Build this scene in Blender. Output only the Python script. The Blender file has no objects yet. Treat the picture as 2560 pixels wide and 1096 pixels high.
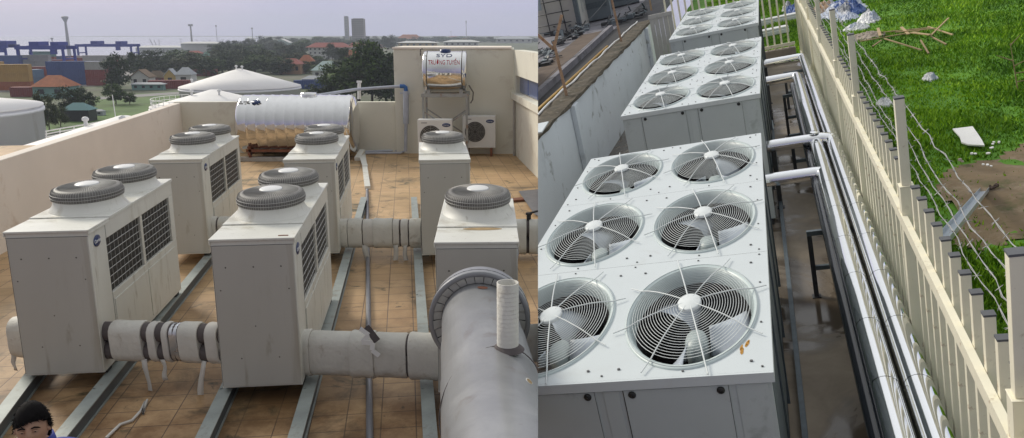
import bpy, bmesh, math, random
import numpy as np
from mathutils import Matrix, Vector
rnd = random.Random(7)
R = math.radians
SC = bpy.context.scene
COL = SC.collection
PI = math.pi

# ------------------------------------------------------------------ camera
FPX, PW, PH = 2000.0, 2560.0, 1096.0
PITCH, CAMH = 0.2298, 3.50
cp_, sp_ = math.cos(PITCH), math.sin(PITCH)
CAMP = Vector((0, 0, CAMH))
CAMR = Matrix(((1, 0, 0), (0, sp_, -cp_), (0, cp_, sp_)))          # camera axes in the world
cd = bpy.data.cameras.new('camera')
cam = bpy.data.objects.new('camera', cd)
COL.objects.link(cam)
cam.matrix_world = Matrix.Translation(CAMP) @ CAMR.to_4x4()
cd.sensor_width = 36
cd.lens = 36 * FPX / PW
cd.clip_start, cd.clip_end = 0.05, 9000
SC.camera = cam

# the sloping yard (fence, six-fan chillers) has its own frame: X across, Y along the fence, Z up from the slope
_Rm = Matrix(((0.9369721539377631, 0.26538006349763577, -0.2272808937047276),
              (0.12428096028833271, 0.3548116015552818, 0.92664069105106),
              (0.32655386332891356, -0.8964832119453029, 0.29946690141849486)))
_T = Vector((1.4798445104865103, -0.87123279128728, -4.591442455912323))
YARD = Matrix.Translation(CAMP + CAMR @ _T) @ (CAMR @ _Rm).to_4x4()
YINV = YARD.inverted()
ROOF = Matrix.Identity(4)

def ray(u, v): return CAMR @ Vector(((u - PW / 2) / FPX, (PH / 2 - v) / FPX, -1.0))
def Lz(u, v, h=0.0):
    d = ray(u, v); return CAMP + d * ((h - CAMH) / d.z)
def Ly(u, v, y):
    d = ray(u, v); return CAMP + d * (y / d.y)
def Ld(u, v, t): return CAMP + ray(u, v) * t
def Rax(u, v, ax, val):
    o = YINV @ CAMP; d = YINV.to_3x3() @ ray(u, v)
    return o + d * ((val - o[ax]) / d[ax])
def Rz(u, v, h): return Rax(u, v, 2, h)

# ------------------------------------------------------------------ mesh builder
class MB:
    def __init__(s): s.V = []; s.F = []; s.M = []; s.S = []
    def add(s, vs, fs, mi=0, sm=False, T=None):
        b = len(s.V)
        s.V += [tuple(T @ Vector(v)) if T else tuple(v) for v in vs]
        for f in fs:
            s.F.append([b + i for i in f]); s.M.append(mi); s.S.append(sm)
        return s
    def box(s, x0, x1, y0, y1, z0, z1, mi=0, T=None):
        v = [(x0,y0,z0),(x1,y0,z0),(x1,y1,z0),(x0,y1,z0),(x0,y0,z1),(x1,y0,z1),(x1,y1,z1),(x0,y1,z1)]
        return s.add(v, [(0,3,2,1),(4,5,6,7),(0,1,5,4),(1,2,6,5),(2,3,7,6),(3,0,4,7)], mi, False, T)
    def cbox(s, c, d, mi=0, T=None):
        return s.box(c[0]-d[0]/2, c[0]+d[0]/2, c[1]-d[1]/2, c[1]+d[1]/2, c[2]-d[2]/2, c[2]+d[2]/2, mi, T)
    def beam(s, a, b, w, h, up=(0, 0, 1), mi=0):
        a = Vector(a); b = Vector(b); d = (b - a).normalized(); u = Vector(up)
        x = d.cross(u)
        if x.length < 1e-5: x = d.cross(Vector((1, 0, 0)))
        x.normalize(); z = x.cross(d)
        v = []
        for p in (a, b):
            for i, j in ((-1,-1),(1,-1),(1,1),(-1,1)): v.append(p + x * (i * w / 2) + z * (j * h / 2))
        return s.add(v, [(3,2,1,0),(4,5,6,7),(0,1,5,4),(1,2,6,5),(2,3,7,6),(3,0,4,7)], mi)
    def tube(s, pts, r, n=12, mi=0, caps=True, closed=False, sm=True):
        pts = [Vector(p) for p in pts]; k = len(pts)
        rs = r if isinstance(r, (list, tuple)) else [r] * k
        V = []; prev = None
        for i, p in enumerate(pts):
            if closed: t = pts[(i+1) % k] - pts[i-1]
            else: t = pts[min(i+1, k-1)] - pts[max(i-1, 0)]
            if t.length < 1e-9: t = Vector((0,0,1))
            t.normalize()
            if prev is None:
                x = t.cross(Vector((0,0,1)))
                if x.length < 1e-3: x = t.cross(Vector((0,1,0)))
            else:
                x = prev - t * prev.dot(t)
                if x.length < 1e-6: x = t.cross(Vector((0,0,1)))
            x.normalize(); prev = x; y = t.cross(x)
            for j in range(n):
                a = 2*PI*j/n
                V.append(p + (x*math.cos(a) + y*math.sin(a)) * rs[i])
        F = []
        m = k if closed else k-1
        for i in range(m):
            for j in range(n):
                a = i*n+j; b = i*n+(j+1) % n; c = ((i+1) % k)*n+(j+1) % n; d = ((i+1) % k)*n+j
                F.append((a, b, c, d))
        s.add(V, F, mi, sm)
        if caps and not closed:
            s.add(V[:n], [tuple(range(n))[::-1]], mi); s.add(V[-n:], [tuple(range(n))], mi)
        return s
    def lathe(s, prof, n=32, c=(0,0,0), sx=1.0, sy=1.0, mi=0, sm=True, T=None, a0=0.0, a1=2*PI):
        full = abs(a1 - a0 - 2*PI) < 1e-6
        m = n if full else n + 1
        V = []
        for r, z in prof:
            for j in range(m):
                a = a0 + (a1-a0)*j/n
                V.append((c[0]+r*math.cos(a)*sx, c[1]+r*math.sin(a)*sy, c[2]+z))
        F = []
        for i in range(len(prof)-1):
            for j in range(n):
                j2 = (j+1) % m
                F.append((i*m+j, i*m+j2, (i+1)*m+j2, (i+1)*m+j))
        return s.add(V, F, mi, sm, T)
    def disc(s, c, rx, ry, n=24, mi=0, T=None):
        return s.add([(c[0]+rx*math.cos(2*PI*j/n), c[1]+ry*math.sin(2*PI*j/n), c[2]) for j in range(n)], [tuple(range(n))], mi, False, T)
    def prism(s, poly, z0, z1, mi=0, T=None):
        n = len(poly)
        V = [(p[0], p[1], z0) for p in poly] + [(p[0], p[1], z1) for p in poly]
        F = [tuple(range(n))[::-1], tuple(range(n, 2*n))] + [(i, (i+1) % n, n+(i+1) % n, n+i) for i in range(n)]
        return s.add(V, F, mi, False, T)
    def cyl(s, c, r, h, n=16, mi=0, T=None, r2=None):
        r2 = r if r2 is None else r2
        V = [(c[0]+r*math.cos(2*PI*j/n), c[1]+r*math.sin(2*PI*j/n), c[2]) for j in range(n)]
        W = [(c[0]+r2*math.cos(2*PI*j/n), c[1]+r2*math.sin(2*PI*j/n), c[2]+h) for j in range(n)]
        s.add(V+W, [(j, (j+1) % n, n+(j+1) % n, n+j) for j in range(n)], mi, True, T)
        s.add(V, [tuple(range(n))[::-1]], mi, False, T)
        return s.add(W, [tuple(range(n))], mi, False, T)
    def mesh(s, name, mats):
        me = bpy.data.meshes.new(name)
        me.from_pydata(s.V, [], s.F)
        for m in (mats if isinstance(mats, (list, tuple)) else [mats]): me.materials.append(m)
        me.polygons.foreach_set('material_index', s.M)
        me.polygons.foreach_set('use_smooth', s.S)
        me.update()
        return me

def put(name, mesh, parent=None, frame=ROOF, loc=(0,0,0), yaw=0.0, bevel=0.0):
    o = bpy.data.objects.new(name, mesh); COL.objects.link(o)
    if parent: o.parent = parent; o.location = loc; o.rotation_euler = (0, 0, yaw)
    else: o.matrix_world = frame @ Matrix.Translation(loc) @ Matrix.Rotation(yaw, 4, 'Z')
    if bevel:
        b = o.modifiers.new('bevel', 'BEVEL'); b.width = bevel; b.segments = 2; b.limit_method = 'ANGLE'; b.angle_limit = R(40)
    return o
def part(name, mb, mats, parent, bevel=0.0, label=None, loc=(0,0,0)):
    o = put(name, mb.mesh(name, mats), parent, loc=loc, bevel=bevel)
    if label: o['label'] = label
    return o
def tag(o, label=None, cat=None, group=None, kind=None):
    for k, v in (('label', label), ('category', cat), ('group', group), ('kind', kind)):
        if v: o[k] = v
    return o
def thing(name, label, cat, loc=(0,0,0), yaw=0.0, frame=ROOF, group=None):
    o = put(name, None, None, frame, loc, yaw); o.empty_display_size = .2
    return tag(o, label, cat, group)
def single(name, mb, mats, label, cat, loc=(0,0,0), yaw=0.0, frame=ROOF, group=None, bevel=0.0):
    o = put(name, mb.mesh(name, mats), None, frame, loc, yaw, bevel)
    return tag(o, label, cat, group)
def struct(name, mb, mats, frame=ROOF, loc=(0,0,0), yaw=0.0, kind='structure'):
    return tag(put(name, mb.mesh(name, mats), None, frame, loc, yaw), kind=kind)
def dup(o, parent=None):
    c = o.copy(); COL.objects.link(c)
    if parent:
        c.parent = parent
    for ch in o.children: dup(ch, c)
    return c
def dup_thing(o, label, loc, yaw=0.0, frame=ROOF, scale=None, group=None):
    c = dup(o); c.matrix_world = frame @ Matrix.Translation(loc) @ Matrix.Rotation(yaw, 4, 'Z') @ (Matrix.Diagonal((*scale, 1)) if scale else Matrix.Identity(4))
    c['label'] = label
    if group: c['group'] = group
    return c
def text_mesh(body, size, extrude=0.002):
    cu = bpy.data.curves.new('lettering', 'FONT'); cu.body = body; cu.size = size; cu.extrude = extrude
    cu.align_x = 'CENTER'; cu.align_y = 'CENTER'
    o = bpy.data.objects.new('lettering', cu); COL.objects.link(o)
    dg = bpy.context.evaluated_depsgraph_get(); dg.update()
    me = bpy.data.meshes.new_from_object(o.evaluated_get(dg))
    bpy.data.objects.remove(o); me.name = 'lettering'; me.materials.clear()
    return me
def put_text(name, body, size, m, parent, Mt, sx=1.0, bold=False):
    me = text_mesh(body, size)
    me.transform(Mt @ Matrix.Diagonal((sx, 1, 1, 1))); me.materials.append(m)
    return put(name, me, parent)

# ------------------------------------------------------------------ materials
MATS = {}
def lin(c):
    return tuple((x/12.92 if x <= .04045 else ((x+.055)/1.055)**2.4) for x in (v/255 for v in c))
def mat(name, col, rough=.6, metal=0.0, var=.12, scale=4.0, dirt=None, bump=0.0, bscale=30.0, streak=False, spec=.5, aniso=None):
    """painted/solid surface: base colour, soft mottling, optional dirt patches (colour, amount, scale), bump"""
    m = bpy.data.materials.new(name); m.use_nodes = True; MATS[name] = m
    nt = m.node_tree; N = nt.nodes; L = nt.links
    b = N['Principled BSDF']; b.inputs['Roughness'].default_value = rough; b.inputs['Metallic'].default_value = metal
    b.inputs['Specular IOR Level'].default_value = spec
    tc = N.new('ShaderNodeTexCoord'); mp = N.new('ShaderNodeMapping'); L.new(tc.outputs['Object'], mp.inputs[0])
    if streak: mp.inputs['Scale'].default_value = (1, 1, .18)
    n1 = N.new('ShaderNodeTexNoise'); n1.inputs['Scale'].default_value = scale; n1.inputs['Detail'].default_value = 6; n1.inputs['Roughness'].default_value = .6
    L.new(mp.outputs[0], n1.inputs[0])
    rp = N.new('ShaderNodeValToRGB'); rp.color_ramp.elements[0].position = .28; rp.color_ramp.elements[1].position = .72
    rp.color_ramp.elements[0].color = (*[c*(1-var) for c in col], 1); rp.color_ramp.elements[1].color = (*[min(1, c*(1+var)) for c in col], 1)
    L.new(n1.outputs[0], rp.inputs[0]); out = rp.outputs[0]
    if dirt:
        for dcol, amt, dsc in (dirt if isinstance(dirt, list) else [dirt]):
            n2 = N.new('ShaderNodeTexNoise'); n2.inputs['Scale'].default_value = dsc; n2.inputs['Detail'].default_value = 8; n2.inputs['Roughness'].default_value = .68
            n2.inputs['Distortion'].default_value = .4
            L.new(mp.outputs[0], n2.inputs[0])
            r2 = N.new('ShaderNodeValToRGB'); r2.color_ramp.elements[0].position = .62 - amt*.3; r2.color_ramp.elements[1].position = .74 - amt*.18
            L.new(n2.outputs[0], r2.inputs[0])
            mx = N.new('ShaderNodeMix'); mx.data_type = 'RGBA'; L.new(r2.outputs[0], mx.inputs[0]); L.new(out, mx.inputs[6]); mx.inputs[7].default_value = (*dcol, 1)
            out = mx.outputs[2]
    L.new(out, b.inputs['Base Color'])
    n3 = N.new('ShaderNodeTexNoise'); n3.inputs['Scale'].default_value = scale*2.3; L.new(mp.outputs[0], n3.inputs[0])
    mr = N.new('ShaderNodeMapRange'); mr.inputs[3].default_value = max(0.02, rough-.08); mr.inputs[4].default_value = min(1, rough+.08); L.new(n3.outputs[0], mr.inputs[0]); L.new(mr.outputs[0], b.inputs['Roughness'])
    if bump:
        n4 = N.new('ShaderNodeTexNoise'); n4.inputs['Scale'].default_value = bscale; n4.inputs['Detail'].default_value = 5; L.new(tc.outputs['Object'], n4.inputs[0])
        bp = N.new('ShaderNodeBump'); bp.inputs['Strength'].default_value = bump; bp.inputs['Distance'].default_value = .02; L.new(n4.outputs[0], bp.inputs['Height']); L.new(bp.outputs[0], b.inputs['Normal'])
    return m
HAZE = 0.00028
# ------------------------------------------------------------------ materials used on the roof
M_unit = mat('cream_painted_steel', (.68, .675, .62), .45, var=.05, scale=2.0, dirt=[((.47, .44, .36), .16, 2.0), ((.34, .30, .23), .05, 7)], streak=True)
M_unit_shade = mat('cream_steel_shaded_front', (.475, .465, .425), .42, var=.06, scale=1.3, dirt=[((.40, .375, .32), .16, 2.2), ((.33, .30, .25), .03, 7)], streak=True)  # darker copy of the cream paint: shade on the fronts put into the colour
M_fan = mat('grey_fan_guard_wire', (.15, .143, .133), .55, var=.25, scale=14)
M_fan2 = mat('pale_guard_wire', (.36, .35, .33), .5)
M_hub = mat('white_plastic_cap', (.72, .72, .70), .4, var=.03)
M_coil = mat('dark_coil_fins', (.035, .033, .03), .6, var=.5, scale=30)
M_wire = mat('bright_guard_wire', (.50, .50, .48), .4)
M_blue = mat('navy_badge_enamel', (.012, .035, .13), .3, var=.05)
M_white = mat('white_paint', (.78, .78, .77), .5, var=.04)
M_screw = mat('dark_screw', (.10, .09, .08), .5)
M_rust = mat('rust_stain', (.34, .24, .12), .8, var=.3, scale=12)
M_rubber = mat('black_rubber', (.025, .025, .025), .8)
M_beam = mat('galvanised_beam', (.30, .33, .315), .5, .15, var=.15, scale=5, dirt=((.20, .17, .13), .25, 4))
M_beamd = mat('dark_beam_web', (.10, .115, .125), .55, .15, var=.2, scale=4)
M_wrap = mat('white_wrapping_tape', (.60, .585, .535), .7, var=.07, scale=6, dirt=((.40, .36, .30), .12, 5), bump=.3, bscale=25)
M_tape = mat('pale_loose_tape', (.58, .56, .52), .7)
M_foam = mat('dark_foam_insulation', (.10, .085, .085), .85, var=.2, scale=8)
M_foil = mat('silver_foil', (.62, .63, .66), .28, .85, var=.08, bump=.25, bscale=18)
M_duct = mat('grey_painted_pipe', (.25, .255, .265), .36, .2, var=.08, scale=2.5, dirt=[((.32, .325, .33), .30, 1.4), ((.20, .18, .17), .12, 3.5)], bump=.06, bscale=9)
M_ductin = mat('pleated_sheet_metal', (.52, .52, .49), .5, 0, var=.2, scale=6)
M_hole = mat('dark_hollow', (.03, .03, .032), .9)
M_plaster = mat('cream_plaster', (.79, .715, .63), .9, var=.05, scale=.8, dirt=[((.60, .49, .39), .14, 1.1)], bump=.15, bscale=40)
M_plaster2 = mat('grey_cream_plaster', (.74, .72, .62), .9, var=.05, scale=.8, dirt=[((.56, .51, .42), .2, .9)], bump=.15, bscale=40)
M_steel = mat('polished_stainless', (.74, .735, .73), .09, 1.0, var=.04)
M_pvc = mat('pale_plastic_pipe', (.46, .49, .56), .4)
M_pvcb = mat('blue_plastic_elbow', (.04, .14, .38), .4)
M_darkpipe = mat('grey_conduit', (.20, .20, .22), .4, .3)
M_angle = mat('painted_angle_steel', (.33, .34, .33), .55, .2, dirt=((.25, .13, .07), .25, 6))
M_brown = mat('rusty_brown_steel', (.20, .075, .04), .75, var=.3, scale=8)
M_red = mat('red_lettering', (.42, .02, .03), .5)
M_glassb = mat('blue_window_glass', (.05, .09, .25), .12)
M_concrete = mat('grey_concrete', (.40, .38, .35), .9, var=.12, scale=3, dirt=((.22, .2, .17), .3, 2), bump=.2)

def tile_floor_material():
    m = bpy.data.materials.new('terracotta_tiles'); m.use_nodes = True
    nt = m.node_tree; N = nt.nodes; L = nt.links; b = N['Principled BSDF']
    tc = N.new('ShaderNodeTexCoord')
    br = N.new('ShaderNodeTexBrick'); L.new(tc.outputs['Object'], br.inputs[0])
    br.offset = 0; br.inputs['Scale'].default_value = 1.0; br.inputs['Brick Width'].default_value = .32; br.inputs['Row Height'].default_value = .32
    br.inputs['Mortar Size'].default_value = .0065; br.inputs['Mortar Smooth'].default_value = .4
    br.inputs['Color1'].default_value = (.55, .365, .195, 1); br.inputs['Color2'].default_value = (.46, .295, .15, 1); br.inputs['Mortar'].default_value = (.17, .115, .075, 1)
    br.inputs['Bias'].default_value = -.1
    def patch(src, col, sc, lo, hi, dist=.6):
        n = N.new('ShaderNodeTexNoise'); n.inputs['Scale'].default_value = sc; n.inputs['Detail'].default_value = 7; n.inputs['Roughness'].default_value = .65; n.inputs['Distortion'].default_value = dist
        L.new(tc.outputs['Object'], n.inputs[0])
        r = N.new('ShaderNodeValToRGB'); r.color_ramp.elements[0].position = lo; r.color_ramp.elements[1].position = hi; L.new(n.outputs[0], r.inputs[0])
        mx = N.new('ShaderNodeMix'); mx.data_type = 'RGBA'; L.new(r.outputs[0], mx.inputs[0]); L.new(src, mx.inputs[6]); mx.inputs[7].default_value = (*col, 1)
        return mx.outputs[2]
    o = patch(br.outputs[0], (.35, .235, .11), .55, .45, .75)
    o = patch(o, (.12, .09, .05), .8, .54, .70, 1.2)
    o = patch(o, (.075, .072, .034), 1.7, .60, .70, 1.0)
    o = patch(o, (.055, .045, .03), 3.1, .66, .72, 1.6)
    o = patch(o, (.52, .37, .22), .35, .55, .8)
    o = patch(o, (.10, .085, .04), .42, .60, .66, .3)
    # grime and foreground shade painted into the tile colour, blotchy towards the near side
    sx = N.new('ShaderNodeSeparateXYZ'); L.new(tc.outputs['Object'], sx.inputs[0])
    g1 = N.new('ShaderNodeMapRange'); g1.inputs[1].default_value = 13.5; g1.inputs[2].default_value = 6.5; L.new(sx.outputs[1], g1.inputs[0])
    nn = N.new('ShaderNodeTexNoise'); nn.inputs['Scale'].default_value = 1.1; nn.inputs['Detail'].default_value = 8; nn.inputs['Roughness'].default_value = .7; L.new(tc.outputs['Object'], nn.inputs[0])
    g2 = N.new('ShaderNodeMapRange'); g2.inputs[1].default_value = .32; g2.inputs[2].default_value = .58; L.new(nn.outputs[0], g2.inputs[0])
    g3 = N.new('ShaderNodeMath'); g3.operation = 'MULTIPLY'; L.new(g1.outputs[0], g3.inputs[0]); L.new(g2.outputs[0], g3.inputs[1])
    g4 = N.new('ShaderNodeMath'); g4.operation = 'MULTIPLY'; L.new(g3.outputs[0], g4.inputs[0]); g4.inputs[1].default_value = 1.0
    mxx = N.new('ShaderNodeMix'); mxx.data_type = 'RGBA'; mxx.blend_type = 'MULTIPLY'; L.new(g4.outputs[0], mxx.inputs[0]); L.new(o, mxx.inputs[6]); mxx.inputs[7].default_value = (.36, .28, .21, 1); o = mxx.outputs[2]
    L.new(o, b.inputs['Base Color']); b.inputs['Roughness'].default_value = .6
    bp = N.new('ShaderNodeBump'); bp.inputs['Strength'].default_value = .4; bp.inputs['Distance'].default_value = .01; L.new(br.outputs['Fac'], bp.inputs['Height']); bp.invert = True
    L.new(bp.outputs[0], b.inputs['Normal'])
    return m
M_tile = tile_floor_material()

# ------------------------------------------------------------------ roof floor and walls
YAW = 0.13
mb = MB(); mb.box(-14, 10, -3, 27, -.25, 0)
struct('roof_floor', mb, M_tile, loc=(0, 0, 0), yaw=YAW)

BY = 23.6                                                     # back wall line
p1 = Vector((-7.30, 5.2, 0)); p2 = Vector((-9.72, BY, 0))      # left parapet, inner face
d = (p2 - p1).normalized(); nrm = Vector((-d.y, d.x, 0)); p0 = p1 - d * 9
def wall(name, label, a, b, n, thick, z0, z1, m, cap=True):
    mb = MB(); n = n.normalized() * thick
    q = [(a.x, a.y), (b.x, b.y), (b.x+n.x, b.y+n.y), (a.x+n.x, a.y+n.y)]
    if (Vector(q[1])-Vector(q[0])).cross(Vector(q[2])-Vector(q[1])) < 0: q = q[::-1]
    mb.prism(q, z0, z1)
    return single(name, mb, m, label, 'wall', bevel=.012)
wall('parapet_wall', 'long cream plastered parapet along the left side of the roof', p0, p2, nrm, .22, -14, 1.47, M_plaster)
wall('parapet_wall', 'cream back parapet behind the ribbed steel water tank', p2 + Vector((-.2, 0, 0)), Vector((-3.42, BY, 0)), Vector((0, 1, 0)), .22, -14, 1.50, M_plaster2)

# stair block: tall wall on the right of the roof with its return wall, recessed window
sb = thing('stair_block', 'tall cream stair block behind the small tank and two condensers', 'building', (-3.415, 23.5, 0))
mb = MB(); mb.prism([(0, 0), (3.475, -.12), (3.475, 2.5), (0, 2.5)], -14, 3.02)
part('wall', mb, M_plaster2, sb, bevel=.015)
mb = MB(); mb.prism([(-.03, -.03), (3.40, -.15), (3.40, 2.4), (-.03, 2.4)], 3.021, 3.07); part('coping', mb, M_plaster, sb)
c0 = Vector((.06, 23.38, 0)); c1 = Vector((1.9, 10.5, 0)); dd = (c1 - c0).normalized(); nn = Vector((-dd.y, dd.x, 0))
if nn.x < 0: nn = -nn
T = Matrix.Translation(c0) @ Matrix(((dd.x, nn.x, 0, 0), (dd.y, nn.y, 0, 0), (0, 0, 1, 0), (0, 0, 0, 1)))
rw = thing('stairwell_wall', 'cream wall on the right edge of the roof with a blue strip window', 'wall', tuple(c0))
T2 = Matrix.Translation(-c0) @ T
mb = MB()
mb.box(.02, 13, .0, .3, -.0, 1.62, 0, T2); mb.box(.02, 13, -.10, .3, 1.62, 1.80, 0, T2); mb.box(.02, .28, 0, .3, 1.80, 2.30, 0, T2); mb.box(.28, 13, .14, .3, 1.80, 2.30, 1, T2); mb.box(.02, 13, 0, .3, 2.30, 3.0, 0, T2)
part('wall', mb, [M_plaster2, M_concrete], rw)
mb = MB()
for k in range(8): mb.box(.34 + k*1.5, .34 + k*1.5 + 1.40, .12, .137, 1.84, 2.27, 0, T2)
part('window', mb, M_glassb, rw)
mb = MB(); mb.tube([T2 @ Vector((.35, -.05, 0.0)), T2 @ Vector((.35, -.05, 1.60))], .035, 10); part('downpipe', mb, M_concrete, rw)

# ------------------------------------------------------------------ twin-fan chillers
UW, UL, UH, UB = .748, 2.69, 1.45, .18
def make_chiller(name, label, ul, fans):
    t = thing(name, label, 'chiller')
    m = MB()
    m.box(0, UW, 0, .42, 0, UH)                                # front housing
    m.box(0, UW, .42, ul, 0, .70)                              # lower casing
    m.box(0, UW, .42, ul, 1.275, UH - .004)                    # top fascia
    m.box(0, UW, ul - .16, ul, .70, 1.275)                     # rear post
    mid = (.42 + ul - .16) / 2
    for sx in (0, UW - .035): m.box(sx, sx + .035, mid - .035, mid + .035, .70, 1.275)
    part('cabinet', m, M_unit, t, .006)
    m = MB(); m.box(.03, UW - .03, .42, ul - .16, .70, 1.275); part('coil', m, M_coil, t)
    m = MB(); m.box(.0, UW, -.0075, -.0070, UH - .044, UH - .040); m.box(.004, .008, -.0005, -.0003, .02, UH - .05)
    for x in (UW + .0004, -.0010): m.box(x, x + .0006, .424, .430, .02, UH - .03)
    part('panel_seam', m, M_coil, t)
    for sx in (0.012, UW - .012):
        m = MB()
        for a, b in ((.42, mid - .035), (mid + .035, ul - .16)):
            for k in range(1, 7): m.tube([(sx, a, .70 + .575*k/7), (sx, b, .70 + .575*k/7)], .0045, 4, caps=False)
            n = 9
            for k in range(1, n): m.tube([(sx, a + (b-a)*k/n, .70), (sx, a + (b-a)*k/n, 1.275)], .0025, 3, caps=False)
        part('coil_guard', m, M_wire, t)
    m = MB(); m.box(.012, UW - .012, -.008, -.0005, .015, UH - .045)
    for x in (.12, .37, .62): m.cyl((x, -.008, 1.20), .008, .004, 8, 1, Matrix.Translation((0, 0, 0)) @ Matrix(((1,0,0,0),(0,0,0,-.009),(0,1,0,1.20),(0,0,0,1))) @ Matrix.Translation((0,.008,-1.20)))
    for x, z in ((.06, .98), (.68, .98), (.35, .62), (.2, .3), (.55, .3)):
        m.box(x - .006, x + .006, -.0115, -.0075, z - .006, z + .006, 1)
    part('front_panel', m, [M_unit_shade, M_screw], t, .003)
    for a, b in ((.46, .46 + (ul-.6)/2), (.48 + (ul-.6)/2, ul - .12)):      # lower side doors
        for x0, x1 in ((UW + .0005, UW + .008), (-.008, -.0005)):
            m = MB(); m.box(x0, x1, a, b, .05, .62); part('side_door', m, M_unit, t, .003)
    m = MB()                                                   # top cover: front hood, lip, seam
    m.box(-.012, UW + .012, -.014, .53, UH, UH + .022)
    m.box(-.012, -.000, -.014, .53, UH - .03, UH); m.box(UW, UW + .012, -.014, .53, UH - .03, UH)
    part('top_hood', m, M_unit, t, .005)
    m = MB(); m.box(-.014, UW + .014, .538, ul + .005, UH, UH + .034)
    for fy in fans:
        m.lathe([(.372, .034), (.365, .045), (.345, .070), (.330, .105), (.322, .150)], 40, (UW/2, fy, UH), 1, 1.32)
    part('fan_deck', m, M_unit, t, .006)
    for fy in fans:
        g = MB()
        g.lathe([(.318, .14), (.333, .150), (.338, .175), (.336, .215), (.322, .243), (.295, .258), (.235, .268), (.10, .274), (0.001, .276)], 48, (0, 0, 0), 1, 1.32)
        for k in range(84):                                    # radial guard wires standing proud of the mesh
            a = 2*PI*k/84; ca, sa = math.cos(a), math.sin(a)*1.32
            g.tube([(ca*.338, sa*.338, .150), (ca*.343, sa*.343, .20), (ca*.326, sa*.326, .246), (ca*.24, sa*.24, .272), (ca*.12, sa*.12, .278)], .0028, 3, 1, caps=False)
        for rr, zz in ((.343, .178), (.341, .21)):
            g.tube([(math.cos(2*PI*k/40)*rr, math.sin(2*PI*k/40)*rr*1.32, zz) for k in range(40)], .004, 4, 1, closed=True)
        go = part('fan_guard', g, [M_fan, M_fan2], t, loc=(UW/2, fy, UH))
        h = MB(); h.lathe([(.115, .268), (.115, .284), (.106, .290), (.001, .291)], 28, (0, 0, 0), 1, 1.32); part('hub_cap', h, M_hub, go)
    for x in (.06, UW - .06):
        for y in (.15, ul - .15): m = MB(); m.box(x - .05, x + .05, y - .06, y + .06, -.041, -.001); part('foot', m, M_rubber, t)
    b = MB(); Tb = Matrix(((0, 0, 1, UW + .001), (1, 0, 0, .19), (0, 1, 0, 1.315), (0, 0, 0, 1)))
    b.lathe([(.001, .008), (.9, .008), (1, .004), (1, 0)], 32, (0, 0, 0), .085, .058, T=Tb); 
    V = b.V; bo = part('badge', b, M_blue, t)
    put_text('lettering', 'Carrier', .052, M_white, bo, Tb @ Matrix.Translation((0, 0, .009)) @ Matrix.Shear('XY', 4, (0.25, 0)) if False else Tb @ Matrix.Translation((0, 0, .009)))
    return t
f2 = (1.06, 2.19)
ch = make_chiller('twin_fan_chiller', 'cream twin-fan chiller at the front left, beside the person', UL, f2)
S_ = .763
pos = dict(A=(-6.315, 9.65, .115), B=(-3.624, 9.282, .109), C=(-.91, 9.16, .054), D=(-7.062, 15.426, .125), E=(-4.454, 15.448, .12), F=(-1.798, 15.402, .107))
GU = 'cream chillers standing in two rows on the roof'
ch['group'] = GU
ch.matrix_world = Matrix.Translation((pos['A'][0]*S_, pos['A'][1]*S_, UB)) @ Matrix.Rotation(pos['A'][2], 4, 'Z')
for k, lb in (('B', 'cream twin-fan chiller in the middle of the front row, rust mark on its hood'),
              ('D', 'cream twin-fan chiller in the back row beside the left parapet'),
              ('E', 'cream twin-fan chiller in the back row right in front of the ribbed steel tank')):
    x, y, a = pos[k]; dup_thing(ch, lb, (x*S_, y*S_, UB), a)
sm = make_chiller('single_fan_chiller', 'cream single-fan chiller with a rusty hood, behind the big grey pipe', 1.86, (1.20,))
sm['group'] = GU
sm.matrix_world = Matrix.Translation((pos['C'][0]*S_, pos['C'][1]*S_, UB)) @ Matrix.Rotation(.03, 4, 'Z')
x, y, a = pos['F']; f_ = dup_thing(sm, 'cream single-fan chiller in the back row in front of the condensers', (x*S_, y*S_, UB), a)
m = MB(); m.lathe([(.001, .0015), (1, .0015)], 26, (UW/2 + .05, .475, UH + .0225), .19, .055); part('rust_patch', m, M_rust, sm)
m = MB(); m.box(.60, .69, .06, .085, UH + .0222, UH + .026)
for o in list(COL.objects):
    if o.get('label', '').startswith('cream twin-fan chiller in the middle'): part('rust_mark', m, M_brown, o)

# ------------------------------------------------------------------ steel beams under the chillers
def beam_line(label, a, b, y0=2.2, y1=16.4):
    A = Lz(*a, .138); B = Lz(*b, .138); dv = (B - A); dv /= dv.y
    P = A + dv * (y0 - A.y); Q = A + dv * (y1 - A.y)
    L = (Q - P).length; ang = math.atan2(-(Q-P).x, (Q-P).y)
    m = MB(); m.box(-.062, .062, 0, L, .126, .138); m.box(-.062, .062, 0, L, 0, .012); m.box(-.046, .046, 0, L, .0121, .1259, 1)
    for k in range(10): m.cyl((-.045 if k % 2 else .045, L*(k+.5)/10, .138), .012, .008, 6)
    single('steel_beam', m, [M_beam, M_beamd], label, 'beam', (P.x, P.y, 0), ang, group='steel beams under the chillers')
beam_line('grey steel beam furthest left, under the front left chiller', (20, 1010), (90, 918), y1=14)
beam_line('grey steel beam running beside the person to the back row', (150, 1090), (520, 640))
beam_line('grey steel beam under the left edge of the middle front chiller', (508, 1090), (566, 968))
beam_line('grey steel beam between the middle chiller and the floor conduit', (738, 1090), (866, 645))
beam_line('grey steel beam left of the big grey pipe', (1076, 1090), (1046, 655))

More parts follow.
